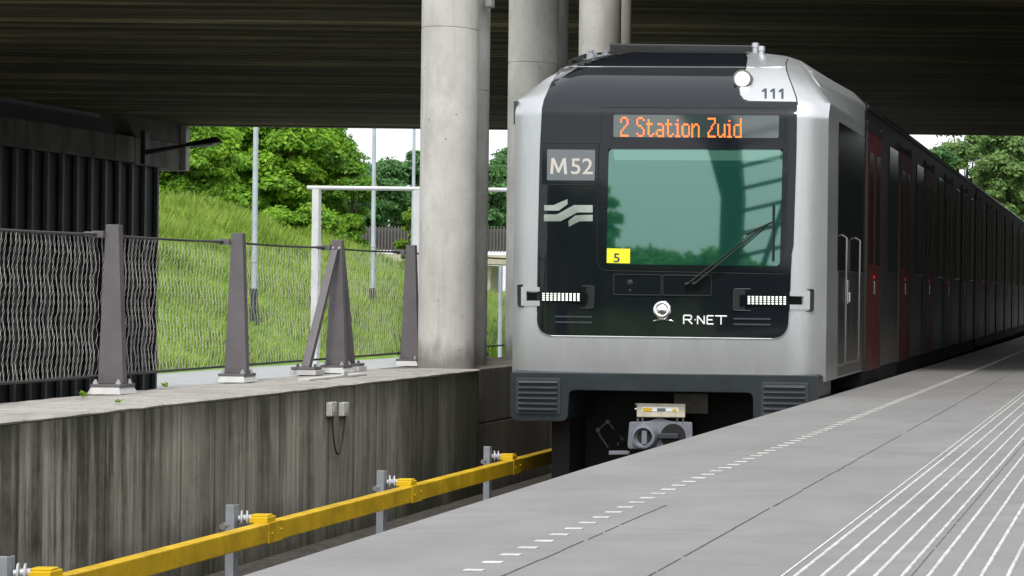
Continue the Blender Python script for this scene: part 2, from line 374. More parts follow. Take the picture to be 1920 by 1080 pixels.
M = dict(
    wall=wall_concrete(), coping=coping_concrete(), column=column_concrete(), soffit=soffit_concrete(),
    platform=platform_concrete(), panel=panel_concrete(), beam=beam_concrete(),
    silver=silver_paint("silver_train_paint", (.55, .565, .58), .32, .72),
    side=silver_paint("shaded_silver_side_paint", (.015, .0155, .016), .42, .0),  # the cab's silver, darkened to paint in the shade on this side
    black=plain("gloss_black_paint", (.007, .009, .012), .04, 0, spec=.42, vary=.05),
    blackroof=plain("black_roof_paint", (.008, .009, .010), .45, 0, vary=.1),
    rubber=plain("black_rubber", (.010, .010, .010), .6),
    seam=plain("panel_gap", (.004, .004, .004), .7),
    bumper=plain("slate_bumper_paint", (.015, .021, .025), .36, 0, vary=.25, vscale=4),
    grille=plain("slate_grille_paint", (.034, .040, .048), .40, .1),
    chrome=plain("polished_metal", (.72, .73, .74), .22, 1.0),
    chromeb=plain("emblem_metal", (.85, .86, .87), .12, 1.0, vary=.05),
    lamprim=plain("lamp_housing_grey", (.16, .16, .155), .4, .4),
    railsteel=plain("brushed_grab_rail", (.20, .19, .18), .4, .9),
    mattedark=plain("matte_dark_blocker", (.020, .022, .018), 1.0, spec=0.0),
    bezel=plain("satin_aluminium", (.55, .56, .57), .34, .85),
    pane=glass_teal("tinted_windscreen_glass", (.007, .058, .041), 3.1, (.62, .98, .85), .15),
    dispglass=plain("display_glass", (.03, .05, .047), .04, 0, spec=1.6, vary=0),
    led=plain("orange_led", (.9, .15, .02), .5, emit=(1.0, .10, .012), es=1.7, vary=0),
    whiteled=plain("white_headlamp_led", (.9, .9, .9), .4, emit=(.86, 1.0, .72), es=.55, vary=0),
    lamp=plain("white_lamp_lens", (.9, .9, .85), .3, emit=(1.0, .97, .86), es=1.2, vary=0),
    redled=plain("red_led", (.5, .02, .02), .4, emit=(1.0, .03, .03), es=.05, vary=0),
    signgrey=plain("line_sign_grey", (.13, .145, .155), .1, 0, spec=.6, vary=.05),
    signtext=plain("line_sign_lettering", (.50, .47, .43), .5, vary=.05),
    white=plain("white_lettering", (.80, .81, .82), .4, vary=.03),
    plate=plain("number_plate_white", (.44, .455, .47), .34, .35, vary=.05),
    darktext=plain("dark_lettering", (.03, .04, .06), .5, vary=0),
    stick=plain("yellow_sticker", (.78, .72, .02), .5, vary=.05),
    red=plain("red_door_paint", (.065, .0015, .003), .45, 0, vary=.2),
    winblack=plain("dark_window_glass", (.005, .006, .007), .10, 0, spec=.1, vary=0),
    under=plain("underframe_black", (.006, .006, .006), .75),
    coupler=plain("coupler_grey_paint", (.17, .18, .21), .5, .1, vary=.2, vscale=8),
    cream=plain("cream_equipment_paint", (.50, .46, .36), .5, vary=.15, vscale=9),
    dullcream=plain("dusty_cream_plate", (.15, .135, .10), .7, vary=.3, vscale=8),
    tealcab=plain("cab_interior_panel", (.35, .42, .40), .6),
    cabdark=plain("cab_desk_plastic", (.05, .07, .065), .5),
    strip=glass_teal("tinted_sunstrip_glass", (.060, .155, .120), 3.1, (.66, 1.0, .88), .08),
    blind=plain("pale_sun_blind", (.86, .88, .84), .6, vary=.04),
    seat=plain("cab_seat_fabric", (.05, .065, .08), .85),
    yellow=plain("yellow_rail_cover_plastic", (.52, .33, .008), .48, vary=.30, vscale=4),
    yellowb=plain("yellow_bracket_plastic", (.64, .42, .012), .38, vary=.1, vscale=5),
    bracketgrey=plain("galvanised_bracket", (.27, .29, .32), .5, .15, vary=.15, vscale=9),
    porcelain=plain("pale_insulator_porcelain", (.40, .41, .43), .2, vary=.08),
    postpaint=plain("taupe_fence_paint", (.105, .095, .102), .48, .1, vary=.12, vscale=5),
    wire=plain("steel_rope", (.52, .50, .47), .6, .2, vary=.3, vscale=30),
    cable=plain("dark_tension_cable", (.05, .05, .05), .5, .5),
    grout=plain("white_grout_pad", (.42, .42, .41), .7, vary=.12, vscale=15),
    bolt=plain("galvanised_bolt", (.55, .55, .55), .35, .8),
    sheet=plain("dark_sheet_pile_steel", (.014, .015, .017), .6, .2),
    rib=plain("grey_steel_rib", (.105, .11, .105), .6, .2, vary=.3),
    galv=plain("galvanised_pole", (.42, .47, .52), .45, .35, vary=.15, vscale=1.5),
    sleeve=plain("dark_pole_sleeve", (.03, .034, .038), .7, vary=.5, vscale=9),
    whitesteel=plain("white_painted_steel", (.56, .57, .58), .45, vary=.1, vscale=3),
    lampgrey=plain("dark_lamp_arm_paint", (.022, .020, .019), .5),
    box=plain("pale_junction_box", (.36, .36, .34), .55, vary=.15, vscale=14),
    tactile=plain("white_tactile_rib", (.45, .45, .44), .6, vary=.30, vscale=9, bump=.3),
    mark=plain("white_edge_marking", (.46, .45, .43), .65, vary=.30, vscale=12),
    joint=plain("dark_paving_joint", (.10, .098, .094), .9, vary=.5, vscale=12),
    jointlight=plain("pale_paving_joint", (.50, .50, .49), .9, vary=.2, vscale=12),
    ballast=plain("track_ballast", (.045, .040, .034), .95, vary=.6, vscale=14, bump=1.0),
    steelrail=plain("rail_steel", (.10, .075, .06), .45, .7),
    path=plain("pale_path_paving", (.27, .28, .285), .85, vary=.14, vscale=2),
    soil=plain("grassy_soil", (.12, .22, .03), .95, vary=.35, vscale=1.2),
    bark=plain("tree_bark", (.065, .055, .042), .9, vary=.35, vscale=8, bump=.5),
    viaduct=plain("pale_viaduct_concrete", (.42, .38, .30), .8, vary=.15, vscale=.5),
    railing=plain("grey_brown_railing", (.085, .075, .078), .7, vary=.2, vscale=1),
    brick=plain("orange_brick", (.28, .15, .075), .85, vary=.25, vscale=2),
    darkroof=plain("grey_roofing", (.10, .09, .092), .8, vary=.2),
    vehicle=plain("dark_blue_vehicle_paint", (.045, .07, .08), .35, vary=.2),
    canopy=plain("dark_canopy_steel", (.018, .017, .017), .55, vary=.1),
    leaf_a=leaf_mat("leaves_fresh_green", (.055, .185, .018), (.36, .60, .055)),
    leaf_b=leaf_mat("leaves_mid_green", (.040, .145, .018), (.27, .50, .050)),
    leaf_c=leaf_mat("leaves_yellow_green", (.085, .19, .018), (.30, .45, .050)),
    leaf_far=leaf_mat("leaves_far_green", (.045, .140, .050), (.17, .33, .115)),
    leaf_gold=leaf_mat("leaves_gold_green", (.070, .165, .050), (.29, .42, .130)),
    grass=leaf_mat("grass_blades", (.17, .33, .040), (.52, .64, .150), .45, .6),
)

# ------------------------------------------------------------------ ground, tracks, platform
def sheet(name, x0, x1, y0, y1, z, mat, kind='structure'):
    me = bpy.data.meshes.new(name)
    me.from_pydata([(x0, y0, z), (x1, y0, z), (x1, y1, z), (x0, y1, z)], [], [(0, 1, 2, 3)])
    return tag(link_mesh(name, me, mat), kind=kind)

GZ = -2.02                                # the land either side lies lower than the tracks
sheet("ground", -2500, 2500, -2500, 2500, GZ, M['soil'])
sheet("track_bed", -6.8, -3.05, -40, 90, -1.10, M['ballast'])
sheet("paved_path", -33.2, -7.95, -12, 140, -1.99, M['path'])
for rx in (-5.35, -3.9):
    b = MB().box(rx - .035, rx + .035, -40, 90, -1.09, -.96)
    tag(b.build("running_rail", M['steelrail'], bevel=.01), kind='structure')

EDGE = [(-45, -3.12), (6.5, -3.12), (10.7, -3.15), (17.9, -3.08), (24, -3.05), (40, -3.02), (95, -3.0)]
pl = MB()
top = [(x, y) for y, x in EDGE] + [(5.19, 95), (5.19, -45)]
pl.hull([(x, y, -1.25) for x, y in top], [(x, y, 0.0) for x, y in top])
po = pl.build("platform", M['platform'], bevel=.008)
tag(po, kind='structure')

# marking dashes along the edge, paving joints, tactile ribs
dm = MB()
def dash_x(y): return np.interp(y, [6, 9.4, 14.3, 27, 60], [-2.375, -2.40, -2.34, -2.25, -2.2])
for k in range(190):
    y = 4.9 + k * .1995
    x = dash_x(y)
    dm.box(x - .036, x + .036, y - .018 + random.uniform(-.003, .003), y + .018, .001, .004)
tag(dm.build("edge_marking", M['mark']), kind='structure')
jm = MB()
def wobble_joint(x, y0, y1, w, amp):
    y = y0
    while y < y1:
        L_ = random.uniform(.10, .45)
        if random.random() < .96:
            dx = random.uniform(-amp, amp); ww = w * random.uniform(.6, 1.3)
            jm.box(x + dx - ww / 2, x + dx + ww / 2, y, y + L_ * random.uniform(.8, 1), .001, .003)
        y += L_
wobble_joint(-1.738, 3, 40, .0065, .003)
wobble_joint(-2.235, 3, 8.8, .005, .003)
wobble_joint(-.83, 5, 30, .004, .001)
tag(jm.build("paving_joint", M['joint']), kind='structure')
jl = MB(); jl.box(-1.283, -1.276, 3, 40, .001, .003)
tag(jl.build("pale_paving_joint", M['jointlight']), kind='structure')
tm = MB()
for i in range(9):
    x = -1.232 + i * .0927
    y = 4.5
    while y < 60:
        L_ = .30 if y < 25 else 1.2
        # each rib is a row of short cast bars with rounded crown and slightly ragged edges
        n = 5 if y < 25 else 1
        pts0 = []
        for k in range(n + 1):
            yy = y + (L_ - .005) * k / n
            j = random.uniform(-.0009, .0009)
            pts0.append((yy, j, random.uniform(.0066, .0084)))
        vs = [[tm.bm.verts.new((x + j + s * w, yy, z)) for s, z in ((-1, .0005), (-.75, .006), (.75, .006), (1, .0005))] for yy, j, w in pts0]
        for a, b_ in zip(vs, vs[1:]):
            for q in range(3): tm.bm.faces.new((a[q], a[q + 1], b_[q + 1], b_[q]))
        tm.bm.faces.new(vs[0]); tm.bm.faces.new(vs[-1][::-1])
        y += L_
tag(tm.build("tactile_strip", M['tactile']), kind='structure')

# ------------------------------------------------------------------ retaining wall
rw = thing("retaining_wall", "streaked concrete retaining wall carrying the taupe fence beside the yellow rail", "wall", (-6.8, 12, -1.25))
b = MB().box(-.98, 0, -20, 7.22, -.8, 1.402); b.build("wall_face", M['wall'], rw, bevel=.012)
cp = MB()
n = 190                                            # coping with a worn, uneven front lip
rows = []
for k in range(n + 1):
    y = -20 + 27.22 * k / n
    f = .008 + random.uniform(-.007, .006)
    zt = 1.430 + random.uniform(-.004, .004)
    rows.append([cp.bm.verts.new(p) for p in ((f - .006, y, 1.404), (f + .002, y, 1.418 + random.uniform(-.004, .003)), (f - .02, y, zt), (-.55, y, zt + .004), (-1.1, y, zt - .01), (-1.1, y, 1.404))])
for a, c in zip(rows, rows[1:]):
    for q in range(6): cp.bm.faces.new((a[q], a[(q + 1) % 6], c[(q + 1) % 6], c[q]))
cp.bm.faces.new(rows[0]); cp.bm.faces.new(rows[-1][::-1])
cp.build("coping", M['coping'], rw, smooth=40)
rw2 = thing("recessed_wall", "darker panelled concrete wall stepping back behind the metro train bumper", "wall", (-6.86, 19.24, -1.25))
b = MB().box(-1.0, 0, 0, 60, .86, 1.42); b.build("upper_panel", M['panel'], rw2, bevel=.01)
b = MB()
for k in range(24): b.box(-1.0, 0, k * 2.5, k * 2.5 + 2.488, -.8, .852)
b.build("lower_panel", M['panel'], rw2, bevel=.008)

# weeds and litter on the coping
def weed(loc, s, label):
    w = MB()
    for k in range(9):
        a = random.uniform(0, 6.28); l = s * random.uniform(.5, 1)
        p0 = Vector((random.uniform(-.02, .02), random.uniform(-.02, .02), 0)); d = Vector((math.cos(a), math.sin(a), random.uniform(.5, 1.4))).normalized()
        p1 = p0 + d * l * .6; p2 = p1 + Vector((d.x, d.y, d.z * .2)) * l * .4
        sd = Vector((-d.y, d.x, 0)).normalized() * .008
        v = [w.bm.verts.new(p) for p in (p0 - sd * .4, p0 + sd * .4, p1 + sd, p2, p1 - sd)]
        w.bm.faces.new(v)
    o = w.build("weed", M['leaf_c']); o.location = loc
    return tag(o, label, "weed", "weeds rooted on the coping")
weed((-7.62, 13.55, .19), .10, "small green weed on the coping just left of the nearest fence post")
weed((-7.8, 15.0, .19), .09, "tiny weed on the coping between the two nearest fence posts")
weed((-7.05, 12.95, .19), .06, "flattened weed near the front lip of the coping, lowest of the three")
b = MB(); b.box(-.05, .05, -.6, .6, 0, .02); b.box(.02, .05, .1, .18, .02, .06)
o = b.build("steel_flat", M['grout'], bevel=.004); o.location = (-7.28, 16.9, .183)
tag(o, "thin white steel flat lying on the coping before the braced fence post", "steel strip")

# junction boxes with a loop of cable on the wall
def jbox(y, z, label):
    t = thing("junction_box", label, "junction box", (-6.797, y, z), 0, "junction boxes on the retaining wall")
    MB().box(.0, .05, -.052, .052, -.058, .058).build("enclosure", M['box'], t, bevel=.008)
    f = MB().box(.0505, .056, -.03, .03, -.03, .03); f.build("lid", M['box'], t, bevel=.003)
    g = MB(); g.tube([(.03, .0, -.058), (.03, .0, -.085)], .012, 8); g.build("gland", M['rubber'], t)
    return t
pj1, pj2 = pix(620, 767, 1), pix(643, 767, 1)
y1 = 6.78 / (-(pj1 - EYE).x); y2 = 6.78 / (-(pj2 - EYE).x)
z1 = 1 + (pj1 - EYE).z * y1; z2 = 1 + (pj2 - EYE).z * y2
jbox(y1, z1, "left one of two pale junction boxes on the retaining wall").rotation_euler = (0, 0, 0)
jbox(y2, z2, "right one of two pale junction boxes, the end of the cable loop clipped on")
b = MB(); pts = []
for k in range(15):
    t = k / 14; pts.append((-6.765, y1 + (y2 - y1) * t - .03 * math.sin(t * 6.28) * .3, z1 - .085 - .30 * math.sin(math.pi * t) ** .8))
b.tube(pts, .007, 6)
tag(b.build("cable", M['rubber'], smooth=60), "dark cable sagging in a loop between the two junction boxes", "cable")

# ------------------------------------------------------------------ third rail with yellow cover
tr = thing("third_rail", "yellow covered conductor rail running beside the retaining wall on grey brackets", "conductor rail", (-6.2, 13, -1.1))
def fr(y): return y - 13
ZT = -.68 + 1.1
posts_y = [8.0, 10.66, 13.3, 15.9, 18.45, 21.0, 23.6, 26.2]
for a, c in zip(posts_y, posts_y[1:]):
    mb = MB(); mb.box(-.105, 0, fr(a + .06), fr(c + .055), ZT - .135, ZT)
    mb.build("rail_cover", M['yellow'], tr, bevel=.008)
for y in posts_y:
    mb = MB(); mb.box(-.108, .003, fr(y + .055), fr(y + .27), ZT - .141, ZT + .003)
    for yy, zz in ((.10, -.075), (.24, -.06)):
        mb.tube([(.004, fr(y + yy), ZT + zz), (.012, fr(y + yy), ZT + zz)], .010, 8)
    mb.build("cover_joint", M['yellow'], tr, bevel=.004)
    st = MB(); st.box(-.275, -.215, fr(y - .012), fr(y), -.14, ZT + .14); st.box(-.228, -.216, fr(y + .001), fr(y + .07), -.14, ZT + .135)
    st.build("bracket_post", M['bracketgrey'], tr, bevel=.006)
    ins = MB()
    prof = [(0, .022), (.012, .022), (.018, .058), (.028, .060), (.034, .026), (.048, .026), (.053, .054), (.063, .056), (.068, .026), (.085, .024)]
    ins.lathe(prof, (-.214, fr(y + .05), ZT + .035), (1, .45, 0), 16)
    ins.build("insulator", M['porcelain'], tr, smooth=40)
    br = MB(); br.box(-.150, -.012, fr(y + .06), fr(y + .19), ZT - .0, ZT + .045); br.box(-.145, -.02, fr(y + .085), fr(y + .165), ZT + .045, ZT + .060)
    br.build("support_arm", M['yellowb'], tr, bevel=.01)
    bt = MB(); bt.lathe([(0, .012), (.05, .012), (.05, .024), (.075, .024)], (-.24, fr(y - .045), ZT + .0), (0, -1, 0), 8); bt.build("bolt", M['bolt'], tr)

# ------------------------------------------------------------------ safety fence on the wall
FX = -7.75
sf = thing("safety_fence", "taupe steel fence of tapered posts with rope netting on the concrete wall", "fence", (FX, 14.15, .18))
fy = [10.25, 12.2, 14.15, 16.08, 18.05, 19.85, 21.8, 23.7, 25.6]
for k, y in enumerate(fy):
    yy = y - 14.15
    p = MB()
    p.hull([(-.094, yy - .03, .075), (.094, yy - .03, .075), (.094, yy + .03, .075), (-.094, yy + .03, .075)],
           [(-.047, yy - .03, 1.265), (.047, yy - .03, 1.265), (.047, yy + .03, 1.265), (-.047, yy + .03, 1.265)])
    po = p.build("post", M['postpaint'], sf, bevel=.004)
    q = MB().box(-.112, .112, yy - .10, yy + .11, .05, .074); q.build("base_plate", M['postpaint'], po, bevel=.003)
    g = MB(); g.hull([(-.125, yy - .125, .0), (.125, yy - .125, .0), (.125, yy + .125, .0), (-.125, yy + .125, .0)],
                     [(-.105, yy - .105, .05), (.105, yy - .105, .05), (.105, yy + .105, .05), (-.105, yy + .105, .05)])
    g.build("grout_pad", M['grout'], po, bevel=.004)
    for sx in (-1, 1):
        for sy in (-1, 1):
            bb = MB(); bb.lathe([(0, .018), (.018, .018), (.018, .010), (.034, .010)], (sx * .085, yy + sy * .075, .0745), (0, 0, 1), 6)
            bb.build("anchor_bolt", M['bolt'], po)
    cl = MB().box(-.135, -.05, yy - .06, yy - .0305, 1.165, 1.215); cl.tube([(-.125, yy - .16, 1.19), (-.125, yy - .05, 1.19)], .018, 8)
    cl.build("cable_clamp", M['postpaint'], po, bevel=.004)
    if k == 4:
        po["label"] = "braced post with two diagonal struts"
        for s, w in ((-1, .055), (1, .055)):
            st = MB(); L_ = .52 if s < 0 else .44
            xb = -.055; yb = yy + s * L_; yt = yy + s * .06
            st.hull([(xb - .036, yb - .034, .075), (xb + .036, yb - .034, .075), (xb + .036, yb + .034, .075), (xb - .036, yb + .034, .075)],
                    [(-.03, yt - .028, 1.17), (.032, yt - .028, 1.17), (.032, yt + .028, 1.17), (-.03, yt + .028, 1.17)])
            so = st.build("strut", M['postpaint'], po, bevel=.004)
            bx = xb
            q = MB().box(bx - .11, bx + .11, yb - .075, yb + .075, .046, .074); q.tube([(bx + .08, yb, .074), (bx + .08, yb, .10)], .014, 6); q.tube([(bx - .08, yb, .074), (bx - .08, yb, .10)], .014, 6)
            q.build("strut_foot", M['postpaint'], so, bevel=.003)
            q = MB().box(bx - .125, bx + .125, yb - .09, yb + .09, .0, .044); q.build("grout_pad", M['grout'], so, bevel=.003)
        cb = MB(); 
        for dx in (-.03, .03): cb.tube([(dx, yy - .030, 1.19), (dx, yy - .042, 1.19)], .012, 6)
        cb.build("bolt", M['bolt'], po)
for nm, z, r in (("top_cable", 1.19, .010), ("bottom_cable", .13, .010)):
    mb = MB()
    for a, c in zip(fy, fy[1:]):
        pts = [(-.105, a - 14.15 + (c - a) * t, z - (.008 if z > 1 else .0) * math.sin(math.pi * t)) for t in np.linspace(0, 1, 9)]
        mb.tube(pts, r, 6)
    mb.build(nm, M['cable'], sf, smooth=60)
# rope netting: one part per bay, made of zig-zag ropes that meet in tall diamonds
def net_bay(a, c):
    mb = MB(); nw, ns = 36, 17
    z0, z1 = .14, 1.17
    dy = (c - a - .06) / nw
    jit = rng.normal(0, .0022, (nw + 2, ns + 1)); xj = rng.normal(0, .003, (nw + 2, ns + 1))
    V, Fc = [], []
    for i in range(nw + 1):
        for s in (0, 1):
            ring = []
            for k in range(ns + 1):
                off = (.5 * dy if (k + s) % 2 else 0) * .80
                y = a + .03 + i * dy + off + jit[i + ((k + s) % 2 == 0 and 0), k]
                if s == 1 and i == nw: continue
                z = z0 + (z1 - z0) * k / ns
                x = -.105 + .008 * math.sin(k * 1.1 + i * .15) + xj[i, k]
                ring.append((x, y - 14.15, z))
            r = .0009
            for p, q in zip(ring, ring[1:]):
                i0 = len(V)
                for (x, y, z) in (p, q):
                    V.extend([(x + r, y, z), (x - r * .5, y + r, z), (x - r * .5, y - r, z)])
                Fc.extend([(i0, i0 + 1, i0 + 4, i0 + 3), (i0 + 1, i0 + 2, i0 + 5, i0 + 4), (i0 + 2, i0, i0 + 3, i0 + 5)])
    mb.bm.free()
    me = bpy.data.meshes.new("rope_net"); me.from_pydata(V, [], Fc)
    link_mesh("rope_net", me, M['wire'], sf)
for a, c in zip(fy[:7], fy[1:8]): net_bay(a, c)

# ------------------------------------------------------------------ bridge over the tracks
BY0, BY1, BZ = 17.2, 50.7, 5.3
br = thing("road_bridge", "wide concrete road bridge with a dark board marked underside over the train", "bridge", (-7, BY0, BZ))
def prism(q, z0, z1): return MB().hull([(x, y, z0) for x, y in q], [(x, y, z1) for x, y in q])
NL, NR = 27.9 - BY0, 21.0 - BY0          # the deck stands back over the column row and reaches nearer over the tracks
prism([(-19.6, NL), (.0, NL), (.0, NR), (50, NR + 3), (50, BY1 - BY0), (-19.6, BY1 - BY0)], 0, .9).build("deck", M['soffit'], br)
prism([(-19.6, NL - .35), (-.35, NL - .35), (-.35, NL - .004), (-19.6, NL - .004)], -.02, 1.5).build("parapet", M['panel'], br)
prism([(-.20, NR - .35), (50, NR + 2.65), (50, NR + 2.996), (.0, NR - .004), (-.004, NL - .36), (-.20, NL - .36)], -.02, 1.5).build("parapet", M['panel'], br)
d = MB().box(-19.6, 50, BY1 - BY0 + .002, BY1 - BY0 + .35, -.02, 1.5); d.build("parapet", M['panel'], br)

def column(x, y, r, zj, label):
    t = thing("concrete_column", label, "column", (x, y, .17), 0, "round concrete columns on the retaining wall")
    H = BZ - .17
    prof = [(0, r), (zj - .17 - .006, r), (zj - .17, r - .008), (zj - .17 + .006, r), (H, r)]
    c = MB(); c.lathe(prof, (0, 0, 0), (0, 0, 1), 64); c.build("shaft", M['column'], t, smooth=40)
    return t
def zat(u, v, Y): return pix(u, v, Y).z
column(-7.255, 19.55, .280, zat(840, 55, 19.5), "nearest and widest pale concrete column beside the last visible fence post")
column(-7.455, 20.45, .28, zat(905, 170, 20.4), "shaded column close behind the nearest pale one, showing as a dark strip")
column(-7.31, 22.35, .282, zat(995, 120, 22.3), "middle pale concrete column just left of the train roof")
column(-7.52, 23.4, .28, zat(995, 190, 23.4), "shaded column close behind the middle pale one")
column(-7.68, 26.3, .282, 3.0, "farthest pale column, its foot hidden by the train roof")
column(-7.87, 27.5, .28, 3.2, "shaded column close behind the farthest pale one")
lb = thing("small_lamp", "small white lamp box high on the side of the shaded second column", "lamp", tuple(pix(916, 4, 20.3)))
MB().box(-.02, .05, -.06, .06, -.06, .06).build("lamp_body", M['box'], lb, bevel=.02)

# abutment on the left: concrete bearing beam over dark sheet piling with ribs
ab = thing("bridge_abutment", "dark sheet pile abutment with upright steel ribs under a concrete bearing beam", "abutment", (-26, BY0, -1.25))
MB().box(-1.2, -.2, -.3, BY1 - BY0 - .9, -.8, 5.35).build("sheet_piling", M['sheet'], ab)
MB().box(-1.0, 0, -.3, 31.2, 5.37, 6.03).build("bearing_beam", M['beam'], ab, bevel=.03)
k = 0
y = 49.75 - BY0
while y > 0:
    MB().box(-.198, -.10, y - .045, y + .045, -.8, 5.36).build("rib", M['rib'], ab, bevel=.008); y -= .62
w = MB().box(-.9, .0, 31.22, 33.5, 5.33, 6.03); w.build("beam_end", M['beam'], ab, bevel=.02)
w = MB(); w.hull([(-.6, 31.3, 6.04), (-.6, 33.5, 6.04), (-.6, 33.5, 7.0), (-.6, 30.0, 7.0)], [(-.02, 31.3, 6.04), (-.02, 33.5, 6.04), (-.02, 33.5, 7.0), (-.02, 30.0, 7.0)])
w.build("gusset", M['panel'], ab)
MB().box(-.7, .12, 33.51, 33.72, 5.31, 6.545).build("end_plate", M['column'], ab, bevel=.01)
MB().box(-2.6, -1.25, -.3, 33.2, -.8, 7.7).build("back_wall", M['sheet'], ab)
MB().box(-1.24, -.95, -.3, 33.2, 6.04, 6.5).build("bearing_shelf", M['sheet'], ab)
# lamp arm on the beam
p0, p1 = pix(272, 286, 48.2), pix(414, 262, 48.2)
wl_ = thing("arm_lamp", "dark slim lamp on a long arm reaching out from the abutment beam end", "lamp", tuple(p0))
dv = p1 - p0
b = MB(); b.tube([(0, 0, 0), dv * .62], [.065, .045], 8); b.build("arm", M['lampgrey'], wl_, smooth=40)
hd = MB(); a0, a1 = dv * .55, dv * 1.0
hd.hull([a0 + Vector((0, -.12, -.04)), a0 + Vector((0, .12, -.04)), a0 + Vector((0, .06, .06)), a0 + Vector((0, -.06, .06))],
        [a1 + Vector((0, -.15, -.08)), a1 + Vector((0, .15, -.08)), a1 + Vector((-.12, .08, .07)), a1 + Vector((-.12, -.08, .07))])
hd.build("lamp_head", M['lampgrey'], wl_, bevel=.01)
ln = MB(); ln.hull([a0 + dv * .08 + Vector((0, -.1, -.05)), a1 + Vector((-.1, -.12, -.09)), a1 + Vector((-.1, .12, -.09)), a0 + dv * .08 + Vector((0, .1, -.05))],
                   [a0 + dv * .12 + Vector((0, -.07, -.09)), a1 + Vector((-.2, -.08, -.15)), a1 + Vector((-.2, .08, -.15)), a0 + dv * .12 + Vector((0, .07, -.09))])
ln.build("lamp_lens", M['box'], wl_, bevel=.01)
MB().box(-.06, .06, -.12, .12, -.30, .55).build("mounting_plate", M['lampgrey'], wl_, bevel=.01)
# unseen wall added right of the platform, blocking sky light from the train side
rs = thing("side_light_blocker", "unseen dark wall added past the platform to block light on the train side", "wall", (5.2, BY0, -1.25))
MB().box(0, 1, -7, BY1 - BY0 + .345, 0, 6.52).build("wall_face", M['panel'], rs, bevel=.02)
sb = thing("reflection_blocker", "unseen dark block added past the bridge so the train side mirrors dark", "building", (5.2, BY1 + .36, GZ))  # unseen block put in so the side windows mirror dark
MB().box(0, 1, 0, 95, 0, 11).build("side_blocker", M['mattedark'], sb, bevel=.02)
MB().box(-11, -.01, 84, 85, 0, 13).build("end_blocker", M['mattedark'], sb, bevel=.02)

# ------------------------------------------------------------------ metro train
TX, TY, TYAW = -4.60, 18.0, 0.0141
train = thing("metro_train", "silver and black metro train with an orange lit destination display, standing at the platform", "train", (TX, TY, 0), TYAW)
TM = Matrix.Translation((TX, TY, 0)) @ Matrix.Rotation(TYAW, 4, 'Z')
TI = TM.inverted()
EL = TI @ EYE

WC = [(-1, 1.5), (2.83, 1.5), (3.03, 1.335), (3.22, 1.17), (3.34, 1.04), (3.41, .88), (3.45, .60)]
WB = [(-1, 1.5), (3.06, 1.5), (3.20, 1.36), (3.34, 1.10), (3.41, .90), (3.45, .60)]
def wcab(z): return float(np.interp(z, [a for a, _ in WC], [b for _, b in WC]))
def wbody(z): return float(np.interp(z, [a for a, _ in WB], [b for _, b in WB]))
def FF(x, z):                           # how far the front skin lies behind the train's nose
    a = abs(x) / wcab(z) * 1.5
    s = max(0.0, (a - 1.18) / .32)
    t = max(0.0, z - 2.66)
    top = .9 * (math.sqrt(t * t + .07 ** 2) - .07) + 1.55 * max(0.0, z - 2.70) ** 3
    return .16 * s ** 1.7 + top
def ray(u, v):
    d = RIGHT * ((u - PU) / FPX) + UP * (-(v - PV) / FPX) + FWD
    return TI.to_3x3() @ d
def fp(u, v, off=0.0):                  # point of the front skin seen at a photograph position
    d = ray(u, v); y = 0.0
    for _ in range(40):
        t = (y - off - EL.y) / d.y
        p = EL + d * t
        y = .5 * y + .5 * FF(max(-1.5, min(1.5, p.x)), min(3.45, p.z))
    return p
def yp(u, v, y):                        # point on a plane y = const of the train
    d = ray(u, v); return EL + d * ((y - EL.y) / d.y)

def rounded(pts, r, seg=6):
    if not hasattr(r, '__len__'): r = [r] * len(pts)
    out = []; n = len(pts)
    for i in range(n):
        p = Vector(pts[i]).to_2d(); a = (Vector(pts[i - 1]).to_2d() - p); b = (Vector(pts[(i + 1) % n]).to_2d() - p)
        rr = min(r[i], a.length * .45, b.length * .45)
        if rr < .3: out.append((p.x, p.y)); continue
        p0 = p + a.normalized() * rr; p1 = p + b.normalized() * rr
        for k in range(seg + 1):
            t = k / seg; q = p0 * (1 - t) ** 2 + p * 2 * t * (1 - t) + p1 * t ** 2
            out.append((q.x, q.y))
    return out

